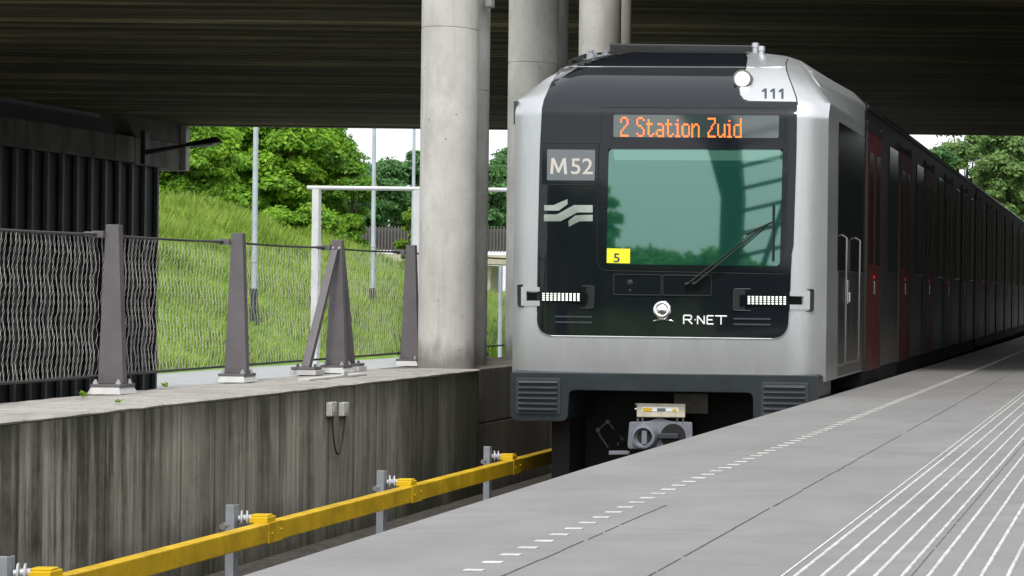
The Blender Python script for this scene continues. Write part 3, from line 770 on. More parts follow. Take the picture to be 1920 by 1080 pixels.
def patch(name, poly, off, mat, parent, depth=.012, cu=(), cv=(), hole=None, smooth=30, bev=0.0, sink=None):
    """a solid panel lying on the curved front: an outline in photograph measure, mapped to the skin"""
    bm = bmesh.new()
    bm.faces.new([bm.verts.new((u, v, 0)) for u, v in poly])
    def cut(p, n):
        bmesh.ops.bisect_plane(bm, geom=bm.verts[:] + bm.edges[:] + bm.faces[:], dist=1e-4, plane_co=p, plane_no=n)
    for u in cu: cut((u, 0, 0), (1, 0, 0))
    for v in cv: cut((0, v, 0), (0, 1, 0))
    if hole:
        hs_ = hole if isinstance(hole[0][0], (tuple, list)) else [hole]
        for h in hs_:
            n = len(h); c = Vector((sum(a for a, _ in h) / n, sum(b for _, b in h) / n, 0))
            pl_ = []
            for i in range(n):
                a = Vector((*h[i], 0)); b = Vector((*h[(i + 1) % n], 0)); e = b - a; nn = Vector((-e.y, e.x, 0)).normalized()
                if (c - a).dot(nn) < 0: nn = -nn
                cut(a, nn); pl_.append((a, nn))
            dead = [f for f in bm.faces if all((f.calc_center_median() - a).dot(nn) > 0 for a, nn in pl_)]
            bmesh.ops.delete(bm, geom=dead, context='FACES')
    be = [e for e in bm.edges if len(e.link_faces) == 1]
    front = bm.faces[:]
    back = {}
    for e in be:
        for v in e.verts:
            if v not in back: back[v] = bm.verts.new(v.co)
    sk = []
    for e in be:
        a, b = e.verts; sk.append(bm.faces.new((a, b, back[b], back[a])))
    tgt = {}
    for v, w in back.items(): tgt[w] = fp(w.co.x, w.co.y, off - depth)
    for v in bm.verts:
        if v not in tgt: tgt[v] = fp(v.co.x, v.co.y, off)
    for v, p in tgt.items(): v.co = p
    bm.normal_update()
    for f in front:
        if f.normal.y > 0: f.normal_flip()
    bmesh.ops.recalc_face_normals(bm, faces=bm.faces[:])
    if sum(f.normal.y * f.calc_area() for f in front) > 0:
        bmesh.ops.reverse_faces(bm, faces=bm.faces[:])
    me = bpy.data.meshes.new(name); bm.to_mesh(me); bm.free()
    me.shade_smooth(); me.set_sharp_from_angle(angle=R(smooth))
    return link_mesh(name, me, mat, parent)

def lettering(body, box, off, mat, parent, bold=0.0, name="lettering", shear=0.0):
    cu = bpy.data.curves.new("t", 'FONT'); cu.body = body; cu.size = 1.0; cu.offset = bold; cu.resolution_u = 4; cu.shear = shear
    o = bpy.data.objects.new("t", cu); COL.objects.link(o)
    dg = bpy.context.evaluated_depsgraph_get()
    me = bpy.data.meshes.new_from_object(o.evaluated_get(dg))
    bpy.data.objects.remove(o); bpy.data.curves.remove(cu)
    co = np.array([v.co[:] for v in me.vertices]); lo, hi = co.min(0), co.max(0)
    u0, v0, u1, v1 = box
    sl = (v1 - v0) and .0125
    tb = bmesh.new(); tb.from_mesh(me); bmesh.ops.triangulate(tb, faces=tb.faces[:])
    for k in range(1, 10):
        bmesh.ops.bisect_plane(tb, geom=tb.verts[:] + tb.edges[:] + tb.faces[:], dist=1e-5, plane_co=(0, lo[1] + (hi[1] - lo[1]) * k / 10, 0), plane_no=(0, 1, 0))
    tb.to_mesh(me); tb.free()
    for v in me.vertices:
        u = u0 + (v.co.x - lo[0]) / (hi[0] - lo[0]) * (u1 - u0)
        w = v1 - (v.co.y - lo[1]) / (hi[1] - lo[1]) * (v1 - v0) + sl * (u - (u0 + u1) / 2)
        v.co = fp(u, w, off)
    me.name = name; me.materials.clear()
    return link_mesh(name, me, mat, parent)

# --- silver cab shell: front skin as a grid over (x, z), then the sides and roof running back
zl = list(np.linspace(.14, 2.65, 25)) + list(np.linspace(2.67, 2.82, 12)) + list(np.linspace(2.84, 3.45, 33))
tl = list(np.linspace(-1, 1, 45))
WIN = [(1141, 279), (1468, 280), (1462, 499), (1136, 495)]
hx0, hx1 = fp(1134, 380).x, fp(1469, 380).x
hz0, hz1 = fp(1300, 500).z, fp(1300, 278).z
bm = bmesh.new()
grid = [[bm.verts.new((t * wcab(z), FF(t * wcab(z), z), z)) for t in tl] for z in zl]
for i in range(len(zl) - 1):
    for j in range(len(tl) - 1):
        cx = (grid[i][j].co.x + grid[i + 1][j + 1].co.x) / 2; cz = (zl[i] + zl[i + 1]) / 2
        if hx0 - .035 < cx < hx1 + .035 and hz0 - .06 < cz < hz1 + .06: continue
        bm.faces.new((grid[i][j], grid[i][j + 1], grid[i + 1][j + 1], grid[i + 1][j]))
prof = [grid[i][0] for i in range(len(zl))] + [grid[-1][j] for j in range(1, len(tl) - 1)] + [grid[i][-1] for i in range(len(zl) - 1, -1, -1)]
def ring_at(bm, y):
    b = min(1, max(0, (y - .25) / 2.5)); out = []
    for v0 in prof:
        x, z = v0.co.x, v0.co.z
        if abs(z - 3.45) < 1e-6: nx = x
        else: nx = math.copysign((1 - b) * wcab(z) + b * wbody(z), x)
        out.append((nx, max(y, v0.co.y + .02), z))
    return out
prev = prof
for y in (.25, .5, .8, 1.1, 1.6, 2.2, 2.76):
    cur = [bm.verts.new(p) for p in ring_at(bm, y)]
    for k in range(len(prev) - 1): bm.faces.new((prev[k], cur[k], cur[k + 1], prev[k + 1]))
    prev = cur
ring_end = [v.co.copy() for v in prev]
bmesh.ops.recalc_face_normals(bm, faces=bm.faces[:])
me = bpy.data.meshes.new("cab_shell"); bm.to_mesh(me); bm.free()
me.shade_smooth(); me.set_sharp_from_angle(angle=R(42))
me.materials.append(M['silver']); me.materials.append(M['blackroof'])
xr = fp(1401, 105).x
for p in me.polygons:
    if p.center.z > (3.215 if p.center.x < -.5 else 3.31) and p.center.x < xr - .02 and p.center.y < 2.3: p.material_index = 1
link_mesh("cab_shell", me, None, train)
# --- the carriages behind
CAR = 18.6
y0 = 2.775; ncar = 0
while y0 < 62:
    y1_ = (CAR if ncar == 0 else y0 + CAR)
    bm = bmesh.new()
    a = [bm.verts.new((p.x, y0, p.z)) for p in ring_end]; c = [bm.verts.new((p.x, y1_ - .35, p.z)) for p in ring_end]
    for k in range(len(a) - 1): bm.faces.new((a[k], c[k], c[k + 1], a[k + 1]))
    bm.faces.new(a); bm.faces.new(c[::-1])
    bm.faces.new((a[0], a[-1], c[-1], c[0]))
    bmesh.ops.recalc_face_normals(bm, faces=bm.faces[:])
    me = bpy.data.meshes.new("carriage_body"); bm.to_mesh(me); bm.free()
    me.shade_smooth(); me.set_sharp_from_angle(angle=R(42))
    link_mesh("carriage_body", me, M['side'], train)
    g = MB()
    for q in range(5): g.box(-1.38, 1.38, y1_ - .34 + q * .066, y1_ - .30 + q * .066, .2, 3.2)
    g.box(-1.3, 1.3, y1_ - .36, y1_ + .01, .25, 3.1)
    g.build("gangway_bellows", M['rubber'], train)
    MB().box(-1.48, -1.2, y0, y1_ - .4, -.05, .139).box(1.2, 1.49, y0, y1_ - .4, -.05, .139).build("side_skirt", M['under'], train)
    y0 = y1_; ncar += 1
# cant rail gutter along the roof edge
g = MB(); g.box(1.495, 1.515, 2.9, 61, 3.03, 3.075); g.build("gutter", M['side'], train, bevel=.006)

# --- doors and side windows (right-hand side faces the platform)
def side_door(y, width=1.15, first=False):
    b = MB(); b.box(1.5, 1.522, y, y + width / 2 - .006, .13, 2.78); b.box(1.5, 1.522, y + width / 2 + .006, y + width, .13, 2.78)
    d = b.build("passenger_door", M['red'], train, bevel=.006)
    g = MB()
    for q in (0, 1):
        ya = y + .12 + q * (width / 2)
        g.box(1.5225, 1.5255, ya, ya + width / 2 - .24, 1.32, 2.56)
    g.build("door_window", M['winblack'], d)
    MB().box(1.5225, 1.54, y + width / 2 - .05, y + width / 2 + .05, .98, 1.13).build("door_handle", M['railsteel'], d, bevel=.006)
    MB().box(1.5225, 1.53, y + width / 2 - .03, y + width / 2 + .03, 1.16, 1.20).build("door_lamp", M['redled'], d)
    rb = MB(); rb.box(1.5, 1.5215, y - .05, y - .004, .13, 2.9); rb.box(1.5, 1.5215, y + width + .004, y + width + .05, .13, 2.9); rb.box(1.5, 1.5215, y - .05, y + width + .05, 2.784, 2.86)
    rb.build("door_frame", M['rubber'], d)
k = 0; y = 2.86
while y < 58:
    c0 = (y + 1.2 - CAR) % CAR
    side_door(y)
    MB().box(1.5005, 1.508, y - GZ, y + 2.98, 1.25, 2.78).build("side_window", M['winblack'], train, bevel=.004)
    y += 3.06
# cab side door
b = MB(); b.box(1.5005, 1.506, .82, 2.66, 1.22, 2.70); b.build("cab_side_window", M['winblack'], train, bevel=.004)
b = MB(); b.box(1.5005, 1.505, .88, 2.64, .16, 1.214)
cd = b.build("cab_door", M['side'], train, bevel=.003)
for yy in (1.02, 1.98):
    hb = MB(); hb.tube([(1.507, yy, .26), (1.56, yy, .29), (1.56, yy, 1.55), (1.507, yy, 1.58)], .014, 8); hb.build("grab_rail", M['railsteel'], cd, smooth=50)
hb = MB(); hb.tube([(1.56, 1.02, .29), (1.56, 1.98, .29)], .012, 8); hb.build("grab_rail", M['railsteel'], cd, smooth=50)
hb = MB(); hb.box(1.506, 1.53, 1.36, 1.47, .88, 1.13); hb.box(1.531, 1.55, 1.38, 1.45, .9, 1.0); hb.build("door_handle", M['bezel'], cd, bevel=.01)
# wrap of the grey side frame edge
g = MB(); g.box(1.5, 1.504, 2.68, 2.755, .15, 3.0); g.build("door_post", M['rubber'], train)

# --- black front mask
cuts_v = list(np.arange(97, 236, 2.5)); cuts_u = list(range(1000, 1500, 14))
maskL = [(1069, 110.5), (1054, 122), (1043, 139), (1034, 154), (1028, 168), (1020, 186), (1016, 203), (1012, 282), (1008, 460), (1006.5, 576)]
low = rounded([(1006.5, 560), (1006.5, 628), (1478, 634.5), (1481.5, 560)], [.1, 40, 46, .1], 10)
maskR = [(1484, 480), (1488, 460), (1493.7, 282), (1494.5, 206), (1494.5, 191.5)]
wedge = [(1405, 189.8), (1394, 186), (1388, 178), (1386.5, 167), (1390, 150), (1399, 126.8), (1402, 108)]
mask = maskL + low + maskR + wedge + [(1398, 100.5), (1250, 98.5), (1143, 97), (1096, 101)]
HOLE = [(1141, 279), (1468, 280), (1462.3, 499.5), (1136, 495.5)]
patch("front_mask", mask, .008, M['black'], train, depth=.012, cu=cuts_u, cv=cuts_v, hole=HOLE, smooth=50)
# bright seam line around the lower edge of the mask
edge_pts = [(1007, 583)] + [p for p in low if p[1] > 575] + [(1480.5, 583)]
b = MB(); b.tube([fp(u, v + 1.2, .004) for u, v in edge_pts], .007, 6); b.build("mask_trim", M['bezel'], train, smooth=60)
b = MB(); b.tube([fp(u, 125 + (u - 1060) * .004, .008) for u in np.linspace(1063, 1397, 24)], .005, 6); b.build("roof_seam", M['bezel'], train, smooth=60)
b = MB(); b.tube([fp(u, 126.3, .002) for u in np.linspace(1400, 1473, 8)], .005, 6); b.build("roof_seam", M['chrome'], train, smooth=60)
# dark seam between number panel and right corner pillar
b = MB(); b.tube([fp(u, v, .0015) for u, v in ((1477, 111), (1474, 118), (1474.5, 130), (1480, 147), (1487, 165), (1493, 182), (1495.5, 196))], .006, 6); b.build("corner_seam", M['seam'], train, smooth=60)
# joint lines on the mask
def seamline(pts, r=.0045, off=.007, mat='seam', name="panel_joint", parent=train):
    b = MB()
    q = []
    for (u0, v0), (u1, v1) in zip(pts, pts[1:]):
        for t in np.linspace(0, 1, 6): q.append(fp(u0 + (u1 - u0) * t, v0 + (v1 - v0) * t, off))
    qq = [q[0]] + [b_ for a_, b_ in zip(q, q[1:]) if (a_ - b_).length > 1e-5]
    b.tube(qq, r, 6); return b.build(name, M[mat], parent, smooth=60)
seamline([(1494, 206), (1494, 202.8), (1127.6, 201.3), (1126.8, 268.8)])
seamline([(1126.8, 268.8), (1015, 268.2)])
seamline([(1126.8, 268.8), (1123, 273), (1121.3, 346.5), (1014, 346)])
seamline([(1121.3, 346.5), (1119.5, 460)], r=.003)
seamline(rounded([(1119.5, 460), (1120, 507), (1482, 514.5), (1484, 480)], [0, 22, 22, 0]), r=.004)
# recessed windscreen frame: a slightly prouder dark frame round the glass
fr_o = rounded([(1129.5, 262), (1477, 264), (1471, 511), (1122, 504.5)], 14)
patch("windscreen_frame", fr_o, .0095, M['black'], train, depth=.006, hole=HOLE, smooth=30)
wpoly = rounded([(1141.5, 279.5), (1467.6, 280.5), (1462, 499), (1136.5, 495)], 9)
fill = [(1138, 276), (1471, 277), (1466, 503), (1133, 499)]
patch("windscreen", wpoly, .006, M['pane'], train, depth=.004, smooth=30)
patch("windscreen_sunstrip", rounded([(1150, 281.5), (1463, 282.5), (1463, 301.5), (1152, 300)], 3), .0068, M['strip'], train, depth=.0015)
# --- destination display
disp = patch("destination_display", rounded([(1150.5, 215), (1461, 216.5), (1460, 258.8), (1150, 257)], 4), .0125, M['dispglass'], train, depth=.008, smooth=30)
FONT = {
 '2': [".###.", "#...#", "#...#", "....#", "...#.", "..#..", ".#...", "#....", "#....", "#####"],
 'S': [".###.", "#...#", "#....", "#....", ".##..", "...#.", "....#", "....#", "#...#", ".###."],
 't': [".....", ".#...", ".#...", "####.", ".#...", ".#...", ".#...", ".#...", ".#..#", "..##."],
 'a': [".....", ".....", ".....", ".###.", "....#", "....#", ".####", "#...#", "#...#", ".####"],
 'i': ["...", ".#.", "...", "##.", ".#.", ".#.", ".#.", ".#.", ".#.", "###"],
 'o': [".....", ".....", ".....", ".###.", "#...#", "#...#", "#...#", "#...#", "#...#", ".###."],
 'n': [".....", ".....", ".....", "#.##.", "##..#", "#...#", "#...#", "#...#", "#...#", "#...#"],
 'Z': ["#####", "....#", "....#", "...#.", "..#..", "..#..", ".#...", "#....", "#....", "#####"],
 'u': [".....", ".....", ".....", "#...#", "#...#", "#...#", "#...#", "#...#", "#..##", ".##.#"],
 'd': ["....#", "....#", "....#", ".####", "#...#", "#...#", "#...#", "#...#", "#...#", ".####"],
}
text = "2 Station Zuid"
nc = sum(4 if ch == ' ' else len(FONT[ch][0]) + 1 for ch in text) - 1
pu, pv = (1390.5 - 1163) / nc, 3.72
col_ = 0
for ch in text:                          # one part per lit character, made of square dots
    if ch == ' ': col_ += 4; continue
    b = bmesh.new()
    for i, row in enumerate(FONT[ch]):
        for j, on in enumerate(row):
            if on != '#': continue
            u = 1163 + (col_ + j + .5) * pu; v = 219 + (i + .5) * pv + (u - 1163) * .0105
            b.faces.new([b.verts.new(fp(u + su * pu * .42, v + sv * pv * .40, .0155)) for su, sv in ((-1, 1), (1, 1), (1, -1), (-1, -1))])
    col_ += len(FONT[ch][0]) + 1
    me = bpy.data.meshes.new("led_character"); b.to_mesh(me); b.free()
    link_mesh("led_character", me, M['led'], disp)
# --- line number sign
sg = patch("line_sign", rounded([(1017, 274), (1122, 274.5), (1120, 345), (1016, 344.5)], 2), .010, M['black'], train, depth=.006)
sp = patch("sign_panel", rounded([(1026, 280), (1116, 281), (1115, 338.5), (1025.5, 338)], 3), .0125, M['signgrey'], sg, depth=.004)
lettering("52", (1070.5, 296.8, 1111.5, 326.9), .0135, M['signtext'], sg, bold=.008)
mp_ = [(1031.5, 326), (1034, 296.2), (1039.5, 296.2), (1047.5, 316), (1055.5, 296.5), (1061, 296.5), (1063.5, 326.5), (1057.8, 326.5), (1056.3, 307), (1049.3, 323.5), (1045.2, 323.5), (1038.4, 306.6), (1037, 326)]
patch("lettering", mp_, .0140, M['signtext'], sg, depth=.002)
lettering("i3l", (1070, 238, 1075.5, 256), .0075, M['signgrey'], train)
# --- wave emblem
wv = MB()
for poly in ([(1020, 384.5), (1038, 384.5), (1064, 373.5), (1064, 383), (1047.5, 394.8), (1020.5, 394.8)],
             [(1020, 402), (1044, 402), (1076, 384.5), (1111.3, 384.5), (1111.3, 398.3), (1082.5, 398.3), (1051, 414.8), (1020, 414.8)],
             [(1066, 414), (1078.5, 404), (1111.3, 402.5), (1111.3, 414.6), (1086.5, 414.8), (1066.5, 425)]):
    f0 = [fp(u, v, .010) for u, v in poly]; f1 = [fp(u, v, .002) for u, v in poly]
    wv.hull(f1, f0)
wv.build("wave_emblem", M['chromeb'], train)
# --- fleet number, stickers
num = patch("number_panel", [(1405, 189.2), (1395, 186), (1389, 178), (1387.5, 167), (1391, 150), (1400, 127.8), (1472.5, 128), (1478.5, 147), (1485.5, 165), (1491, 181), (1493.5, 190.6)], .009, M['plate'], train, cv=list(np.arange(130, 190, 2.5)), cu=list(range(1392, 1494, 8)), smooth=50)
for k, u in enumerate((1428.5, 1444, 1460)):
    v = 165.6 + k * .25
    patch("numeral", [(u + 5.2, v), (u + 9.2, v), (u + 9.2, v + 19), (u + 4.8, v + 19), (u + 4.8, v + 5.4), (u + .6, v + 7.2), (u - .4, v + 4.2)], .0115, M['darktext'], num, depth=.003, cv=list(np.arange(160, 190, 2.5)))
st = patch("yellow_sticker", [(1138, 465.5), (1181.5, 466.5), (1181, 494), (1137.5, 493)], .0105, M['stick'], train, depth=.006)
lettering("5", (1150.5, 475, 1162, 492), .0115, M['darktext'], st, bold=.015)
# --- round lamp on the roof edge
cpt = fp(1393, 149.5, .055)
nrm = Vector((0, -1, .12)).normalized()
rl = MB(); rl.lathe([(-.20, .092), (.035, .092), (.045, .086), (.045, .074), (.03, .072)], cpt, nrm, 32); ro = rl.build("roof_lamp", M['lamprim'], train, smooth=35)
ll = MB(); ll.lathe([(.026, .071), (.040, .068), (.050, .05), (.055, .0)], cpt, nrm, 28); ll.build("lamp_lens", M['lamp'], ro, smooth=60)
# --- headlights
def headlight(o, bez, slot, led, lip):
    h = patch("headlight", rounded(o, 4), .018, M['seam'], train, depth=.04)
    ed = MB(); pts = rounded([(u, v) for u, v in o], 4); pts.append(pts[0])
    ed.tube([fp(u, v, .018) for u, v in pts], .0042, 6); ed.build("headlight_rim", M['grille'], h, smooth=60)
    patch("bezel", bez, .024, M['bezel'], h, depth=.008)
    patch("lens_slot", slot, .027, M['winblack'], h, depth=.003)
    lm = bmesh.new(); (u0, v0, u1, v1) = led; nu, nv = 10, 4
    for i in range(nu):
        for j in range(nv):
            u = u0 + (i + .5) * (u1 - u0) / nu; v = v0 + (j + .5) * (v1 - v0) / nv + (u - u0) * .012
            du, dv_ = (u1 - u0) / nu * .29, (v1 - v0) / nv * .30
            lm.faces.new([lm.verts.new(fp(u + a * du, v + c * dv_, .0285)) for a, c in ((-1, 1), (1, 1), (1, -1), (-1, -1))])
    me = bpy.data.meshes.new("led_array"); lm.to_mesh(me); lm.free(); link_mesh("led_array", me, M['whiteled'], h)
headlight([(970, 534), (1114.5, 536.5), (1113, 578), (970.8, 575.2)],
          [(977, 538), (1012, 538.5), (1012, 546.5), (987, 546), (987, 563.5), (1012, 564), (1012, 573.5), (977, 573)],
          [(989, 548), (1101, 549), (1100, 567.5), (988.5, 563.5)], (1015.5, 548.5, 1088, 564), 1)
headlight([(1376, 541.5), (1526.5, 542.5), (1525.3, 584), (1374.5, 582)],
          [(1481, 546.5), (1519, 546.8), (1518.5, 580.5), (1481, 580), (1481, 571), (1506, 571.5), (1506.5, 555.5), (1481, 555)],
          [(1387, 553), (1504, 556), (1503.5, 571), (1386.5, 573)], (1400.5, 554.2, 1475, 571), -1)
# --- small vents, service hatches, emblem, lettering
for x0, x1, yv in ((1041, 1110, 594), (1041, 1110, 604.5), (1375, 1445, 598), (1375, 1445, 608.5)):
    patch("vent_slat", [(x0, yv - 2.2), (x1, yv - 1.4), (x1, yv + 1.8), (x0, yv + 1)], .016, M['grille'], train, depth=.012)
    patch("vent_shadow_gap", [(x0, yv + 1.2), (x1, yv + 2.0), (x1, yv + 4), (x0, yv + 3.2)], .0072, M['seam'], train, depth=.004)
for q in ([(1151, 515), (1240, 516), (1240, 553.5), (1151, 552.5)], [(1243, 516), (1334, 517), (1334, 554.5), (1243, 553.6)]):
    hq = patch("service_hatch", rounded(q, 2), .010, M['black'], train, depth=.006)
    pts = rounded(q, 2); pts.append(pts[0])
    b = MB(); b.tube([fp(u, v, .0085) for u, v in pts], .0085, 6); b.build("hatch_gap", M['seam'], hq, smooth=60)
b = MB(); b.lathe([(0, .028), (.008, .028), (.012, .022)], fp(1181.5, 530, .008), (0, -1, 0), 20); b.build("key_lock", M['rubber'], train, smooth=40)
b = MB(); b.lathe([(0, .014), (.008, .014)], fp(1181.5, 544, .008), (0, -1, 0), 14); b.build("key_hole", M['rubber'], train, smooth=40)
ec = fp(1242, 581, .004)
b = MB(); b.lathe([(0, .088), (.012, .088), (.022, .078), (.026, .058), (.020, .050), (.024, .040), (.034, .02), (.037, 0)], ec, (0, -1, .05), 36)
em = b.build("round_emblem", M['chromeb'], train, smooth=50)
b = MB(); b.tube([fp(1224 + 39 * t, 602.2 - 3.2 * math.sin(math.pi * t) + .4 * t, .012) for t in np.linspace(0, 1, 10)], [.003] + [.008] * 8 + [.003], 6); b.build("emblem_bar", M['chromeb'], em, smooth=60)
def strokes(name, segs, w, off, mat):
    b = MB()
    for (u0, v0), (u1, v1) in segs:
        b.tube([fp(u0, v0, off), fp(u1, v1, off)], w, 6)
    return b.build(name, M[mat], train)
# letters R . N E T in thin square strokes
def L_(u, v): return (u, v + (u - 1322) * .0125)
sgm = []
def add(*pts):
    for a, c in zip(pts, pts[1:]): sgm.append((L_(*a), L_(*c)))
add((1282, 608), (1282, 592)); add((1282, 592), (1295, 592), (1297, 595), (1295, 600), (1284, 600)); add((1290, 600), (1298, 608))
add((1302.3, 600), (1304.3, 600))
add((1308, 608), (1308, 592.5), (1320.5, 607.5), (1320.5, 592))
add((1338, 592.3), (1326, 592.3), (1326, 607.6), (1338, 607.6)); add((1326, 599.8), (1336, 599.8))
add((1341, 592.3), (1363, 592.3)); add((1352, 592.3), (1352, 608))
strokes("lettering", sgm, .0072, .009, 'white')
# --- wipers
wb_ = MB()
def fo(u, v, o): return fp(u, v, o)
wb_.lathe([(0, .02), (.05, .018), (.06, .01)], fo(1289, 533, .01), (0, -1, 0), 12)
wb_.lathe([(0, .02), (.05, .018), (.06, .01)], fo(1303, 532, .01), (0, -1, 0), 12)
wb_.tube([fo(1289, 533, .06), fo(1350, 485, .075), fo(1418, 430, .06)], [.009, .007, .005], 6)
wb_.tube([fo(1303, 532, .06), fo(1362, 484, .075), fo(1430, 427, .06)], [.011, .009, .006], 6)
wb_.tube([fo(1412, 433, .06), fo(1436, 422, .06)], .008, 6)
w_ = wb_.build("windscreen_wiper", M['rubber'], train, smooth=60)
bl = MB(); bl.tube([fo(1398, 440, .03), fo(1448, 416, .03)], .007, 6); bl.tube([fo(1450, 383, .028), fo(1449, 490, .028)], .010, 6); bl.build("wiper_blade", M['rubber'], w_)

# --- cab interior seen through the glass
wx0, wx1, wz0, wz1 = hx0 - .12, hx1 + .12, hz0 - .25, hz1 + .12
c = MB(); c.box(wx0, wx1, 1.55, 1.6, wz0, wz1 + .3); c.build("cab_back_wall", M['tealcab'], train)
c = MB(); c.box(wx0 - .02, wx0, .05, 1.55, wz0, wz1); c.box(wx1, wx1 + .02, .05, 1.55, wz0, wz1); c.box(wx0, wx1, .35, 1.55, wz1 + .02, wz1 + .04); c.build("cab_lining", M['tealcab'], train)
c = MB(); c.hull([(wx0, .06, wz0 + .1), (wx1, .06, wz0 + .1), (wx1, .06, hz0 + .0), (wx0, .06, hz0 + .0)], [(wx0, .75, wz0 + .1), (wx1, .75, wz0 + .1), (wx1, .75, hz0 + .20), (wx0, .75, hz0 + .20)])
c.build("control_desk", M['cabdark'], train, bevel=.02)
c = MB(); c.box(-.32, .22, 1.05, 1.2, hz0 - .1, hz0 + .55); c.box(-.18, .08, 1.06, 1.17, hz0 + .58, hz0 + .82); c.build("driver_seat", M['seat'], train, bevel=.05, seg=3)
sbd = MB()
d0, d1 = yp(1152, 300, .09), yp(1462, 301, .09)
sbd.box(d0.x, d1.x, .085, .10, d0.z - .035, hz1 + .03); sbd.tube([(d0.x, .092, d0.z - .04), (d1.x, .092, d0.z - .04)], .012, 8)
sbd.build("sun_blind", M['blind'], train)

# --- bumper valance, an arch with two feet
def arch(poly, ya, yb, name, mat, bev):
    b = MB(); b.hull([yp(u, v, ya) for u, v in poly], [Vector((p.x, yb, p.z)) for p in [yp(u, v, ya) for u, v in poly]])
    return b.build(name, mat, train, bevel=bev)
bp = rounded([(956, 698), (1536, 704.5)], 0) and (
    rounded([(956.2, 697.5), (1536, 704), (1535, 800), (1412, 797), (1411.5, 737), (1067, 731.5), (1064, 790.5), (955.5, 789.5)],
            [7, 8, 10, 2, 12, 12, 14, 18], 6))
arch(bp, -.10, .62, "bumper", M['bumper'], .014)
bl_ = MB(); bl_.hull([(-1.44, -.06, .205), (1.40, -.06, .17), (1.40, .1, .17), (-1.44, .1, .205)], [(-1.43, .0, .225), (1.39, .0, .19), (1.39, .1, .19), (-1.43, .1, .225)])
bl_.build("bumper_lip", M['grille'], train, bevel=.006)
for o in ([(967.5, 708), (1051, 708.7), (1050, 777.5), (967.5, 776)], [(1427.5, 716.5), (1515.5, 717.5), (1515, 788), (1427, 786.5)]):
    frp = rounded(o, 5)
    b = MB(); b.hull([yp(u, v, -.112) for u, v in frp], [yp(u, v, -.095) for u, v in frp]); gr = b.build("buffer_grille", M['grille'], train, bevel=.004)
    inn = [(o[0][0] + 4, o[0][1] + 4), (o[1][0] - 6, o[1][1] + 4), (o[2][0] - 6, o[2][1] - 4), (o[3][0] + 4, o[3][1] - 4)]
    b = MB(); b.hull([yp(u, v, -.1135) for u, v in inn], [yp(u, v, -.105) for u, v in inn]); b.build("grille_recess", M['bumper'], gr)
    for k in range(6):
        t0 = (k + .12) / 6; t1 = (k + .55) / 6
        def lp(a, bb, t): return (a[0] + (bb[0] - a[0]) * t, a[1] + (bb[1] - a[1]) * t)
        qa, qb, qc, qd = lp(inn[0], inn[3], t0), lp(inn[1], inn[2], t0), lp(inn[1], inn[2], t1), lp(inn[0], inn[3], t1)
        b = MB(); b.hull([yp(*qa, -.122), yp(*qb, -.122), yp(*qc, -.150), yp(*qd, -.150)], [yp(*qa, -.1), yp(*qb, -.1), yp(*qc, -.1), yp(*qd, -.1)])
        b.build("grille_slat", M['grille'], gr, bevel=.004)
# --- underframe, coupler
MB().box(-1.17, 1.2, .9, 60, -1.0, .12).build("underframe", M['under'], train)
MB().box(-1.17, -1.0, .35, .9, -1.0, .12).build("underframe", M['under'], train)
c0 = yp(1240, 815, -.05)
cx, cz = c0.x, c0.z
cp_ = MB()
hp = rounded([(1180, 791), (1216, 790), (1237, 782.5), (1258, 790), (1298, 791.5), (1299, 842), (1176, 842)], [4, 18, 26, 18, 3, 3, 8], 6)
cp_.hull([yp(u, v, .05) for u, v in hp], [yp(u, v, .25) for u, v in hp])
co = cp_.build("coupler", M['coupler'], train, bevel=.01)
a = yp(1211, 818, .05)
k1 = MB(); k1.lathe([(0, .125), (.05, .122), (.10, .108), (.105, .088), (.06, .078), (.055, .0)], a, (0, -1, 0), 28); k1.build("coupler_cone", M['coupler'], co, smooth=40)
k1 = MB(); k1.lathe([(.057, .07), (.062, .07)], a, (0, -1, 0), 20); k1.build("cone_socket", M['under'], co, smooth=40)
k1 = MB(); k1.box(a.x - .02, a.x + .03, a.y - .085, a.y - .06, a.z - .07, a.z + .06); k1.build("coupler_hook", M['coupler'], co, bevel=.006)
a = yp(1262, 818, .05)
k1 = MB(); k1.lathe([(0, .12), (.004, .12)], a, (0, -1, 0), 28); k1.build("coupler_socket", M['under'], co, smooth=40)
k1 = MB(); k1.box(a.x - .16, a.x + .06, a.y - .05, a.y - .01, a.z - .02, a.z + .03); k1.build("locking_bar", M['grille'], co, bevel=.008)
for u0, u1, dv in ((1186, 1152, 30), (1290, 1330, 26), (1288, 1352, 34)):
    k1 = MB(); k1.tube([yp(u0 + (u1 - u0) * t, 800 + 6 * t + dv * math.sin(math.pi * t) * .9, .3 + .3 * t) for t in np.linspace(0, 1, 12)], .018, 8); k1.build("air_hose", M['rubber'], co, smooth=60)
k1 = MB(); k1.box(cx - .1, cx + .1, .24, 1.2, cz - .12, cz + .1); k1.build("drawbar", M['under'], co)
bx = [(1194, 756), (1285, 757.5), (1284.5, 783), (1194, 782)]
k1 = MB(); k1.hull([yp(u, v, .02) for u, v in bx], [yp(u, v, .22) for u, v in bx]); eb = k1.build("contact_box", M['cream'], train, bevel=.008)
k1 = MB(); q = [(1204, 763), (1272, 764), (1272, 771.5), (1204, 771)]; k1.hull([yp(u, v, .017) for u, v in q], [yp(u, v, .03) for u, v in q]); k1.build("box_label", M['white'], eb)
for q in ([(1205, 765), (1223, 765), (1222, 771), (1205, 770.5)], [(1261, 766.5), (1269, 766.5), (1268, 771.5), (1260.5, 771.5)]):
    k1 = MB(); k1.hull([yp(u, v, .0145) for u, v in q], [yp(u, v, .03) for u, v in q]); k1.build("warning_mark", M['yellowb'], eb)
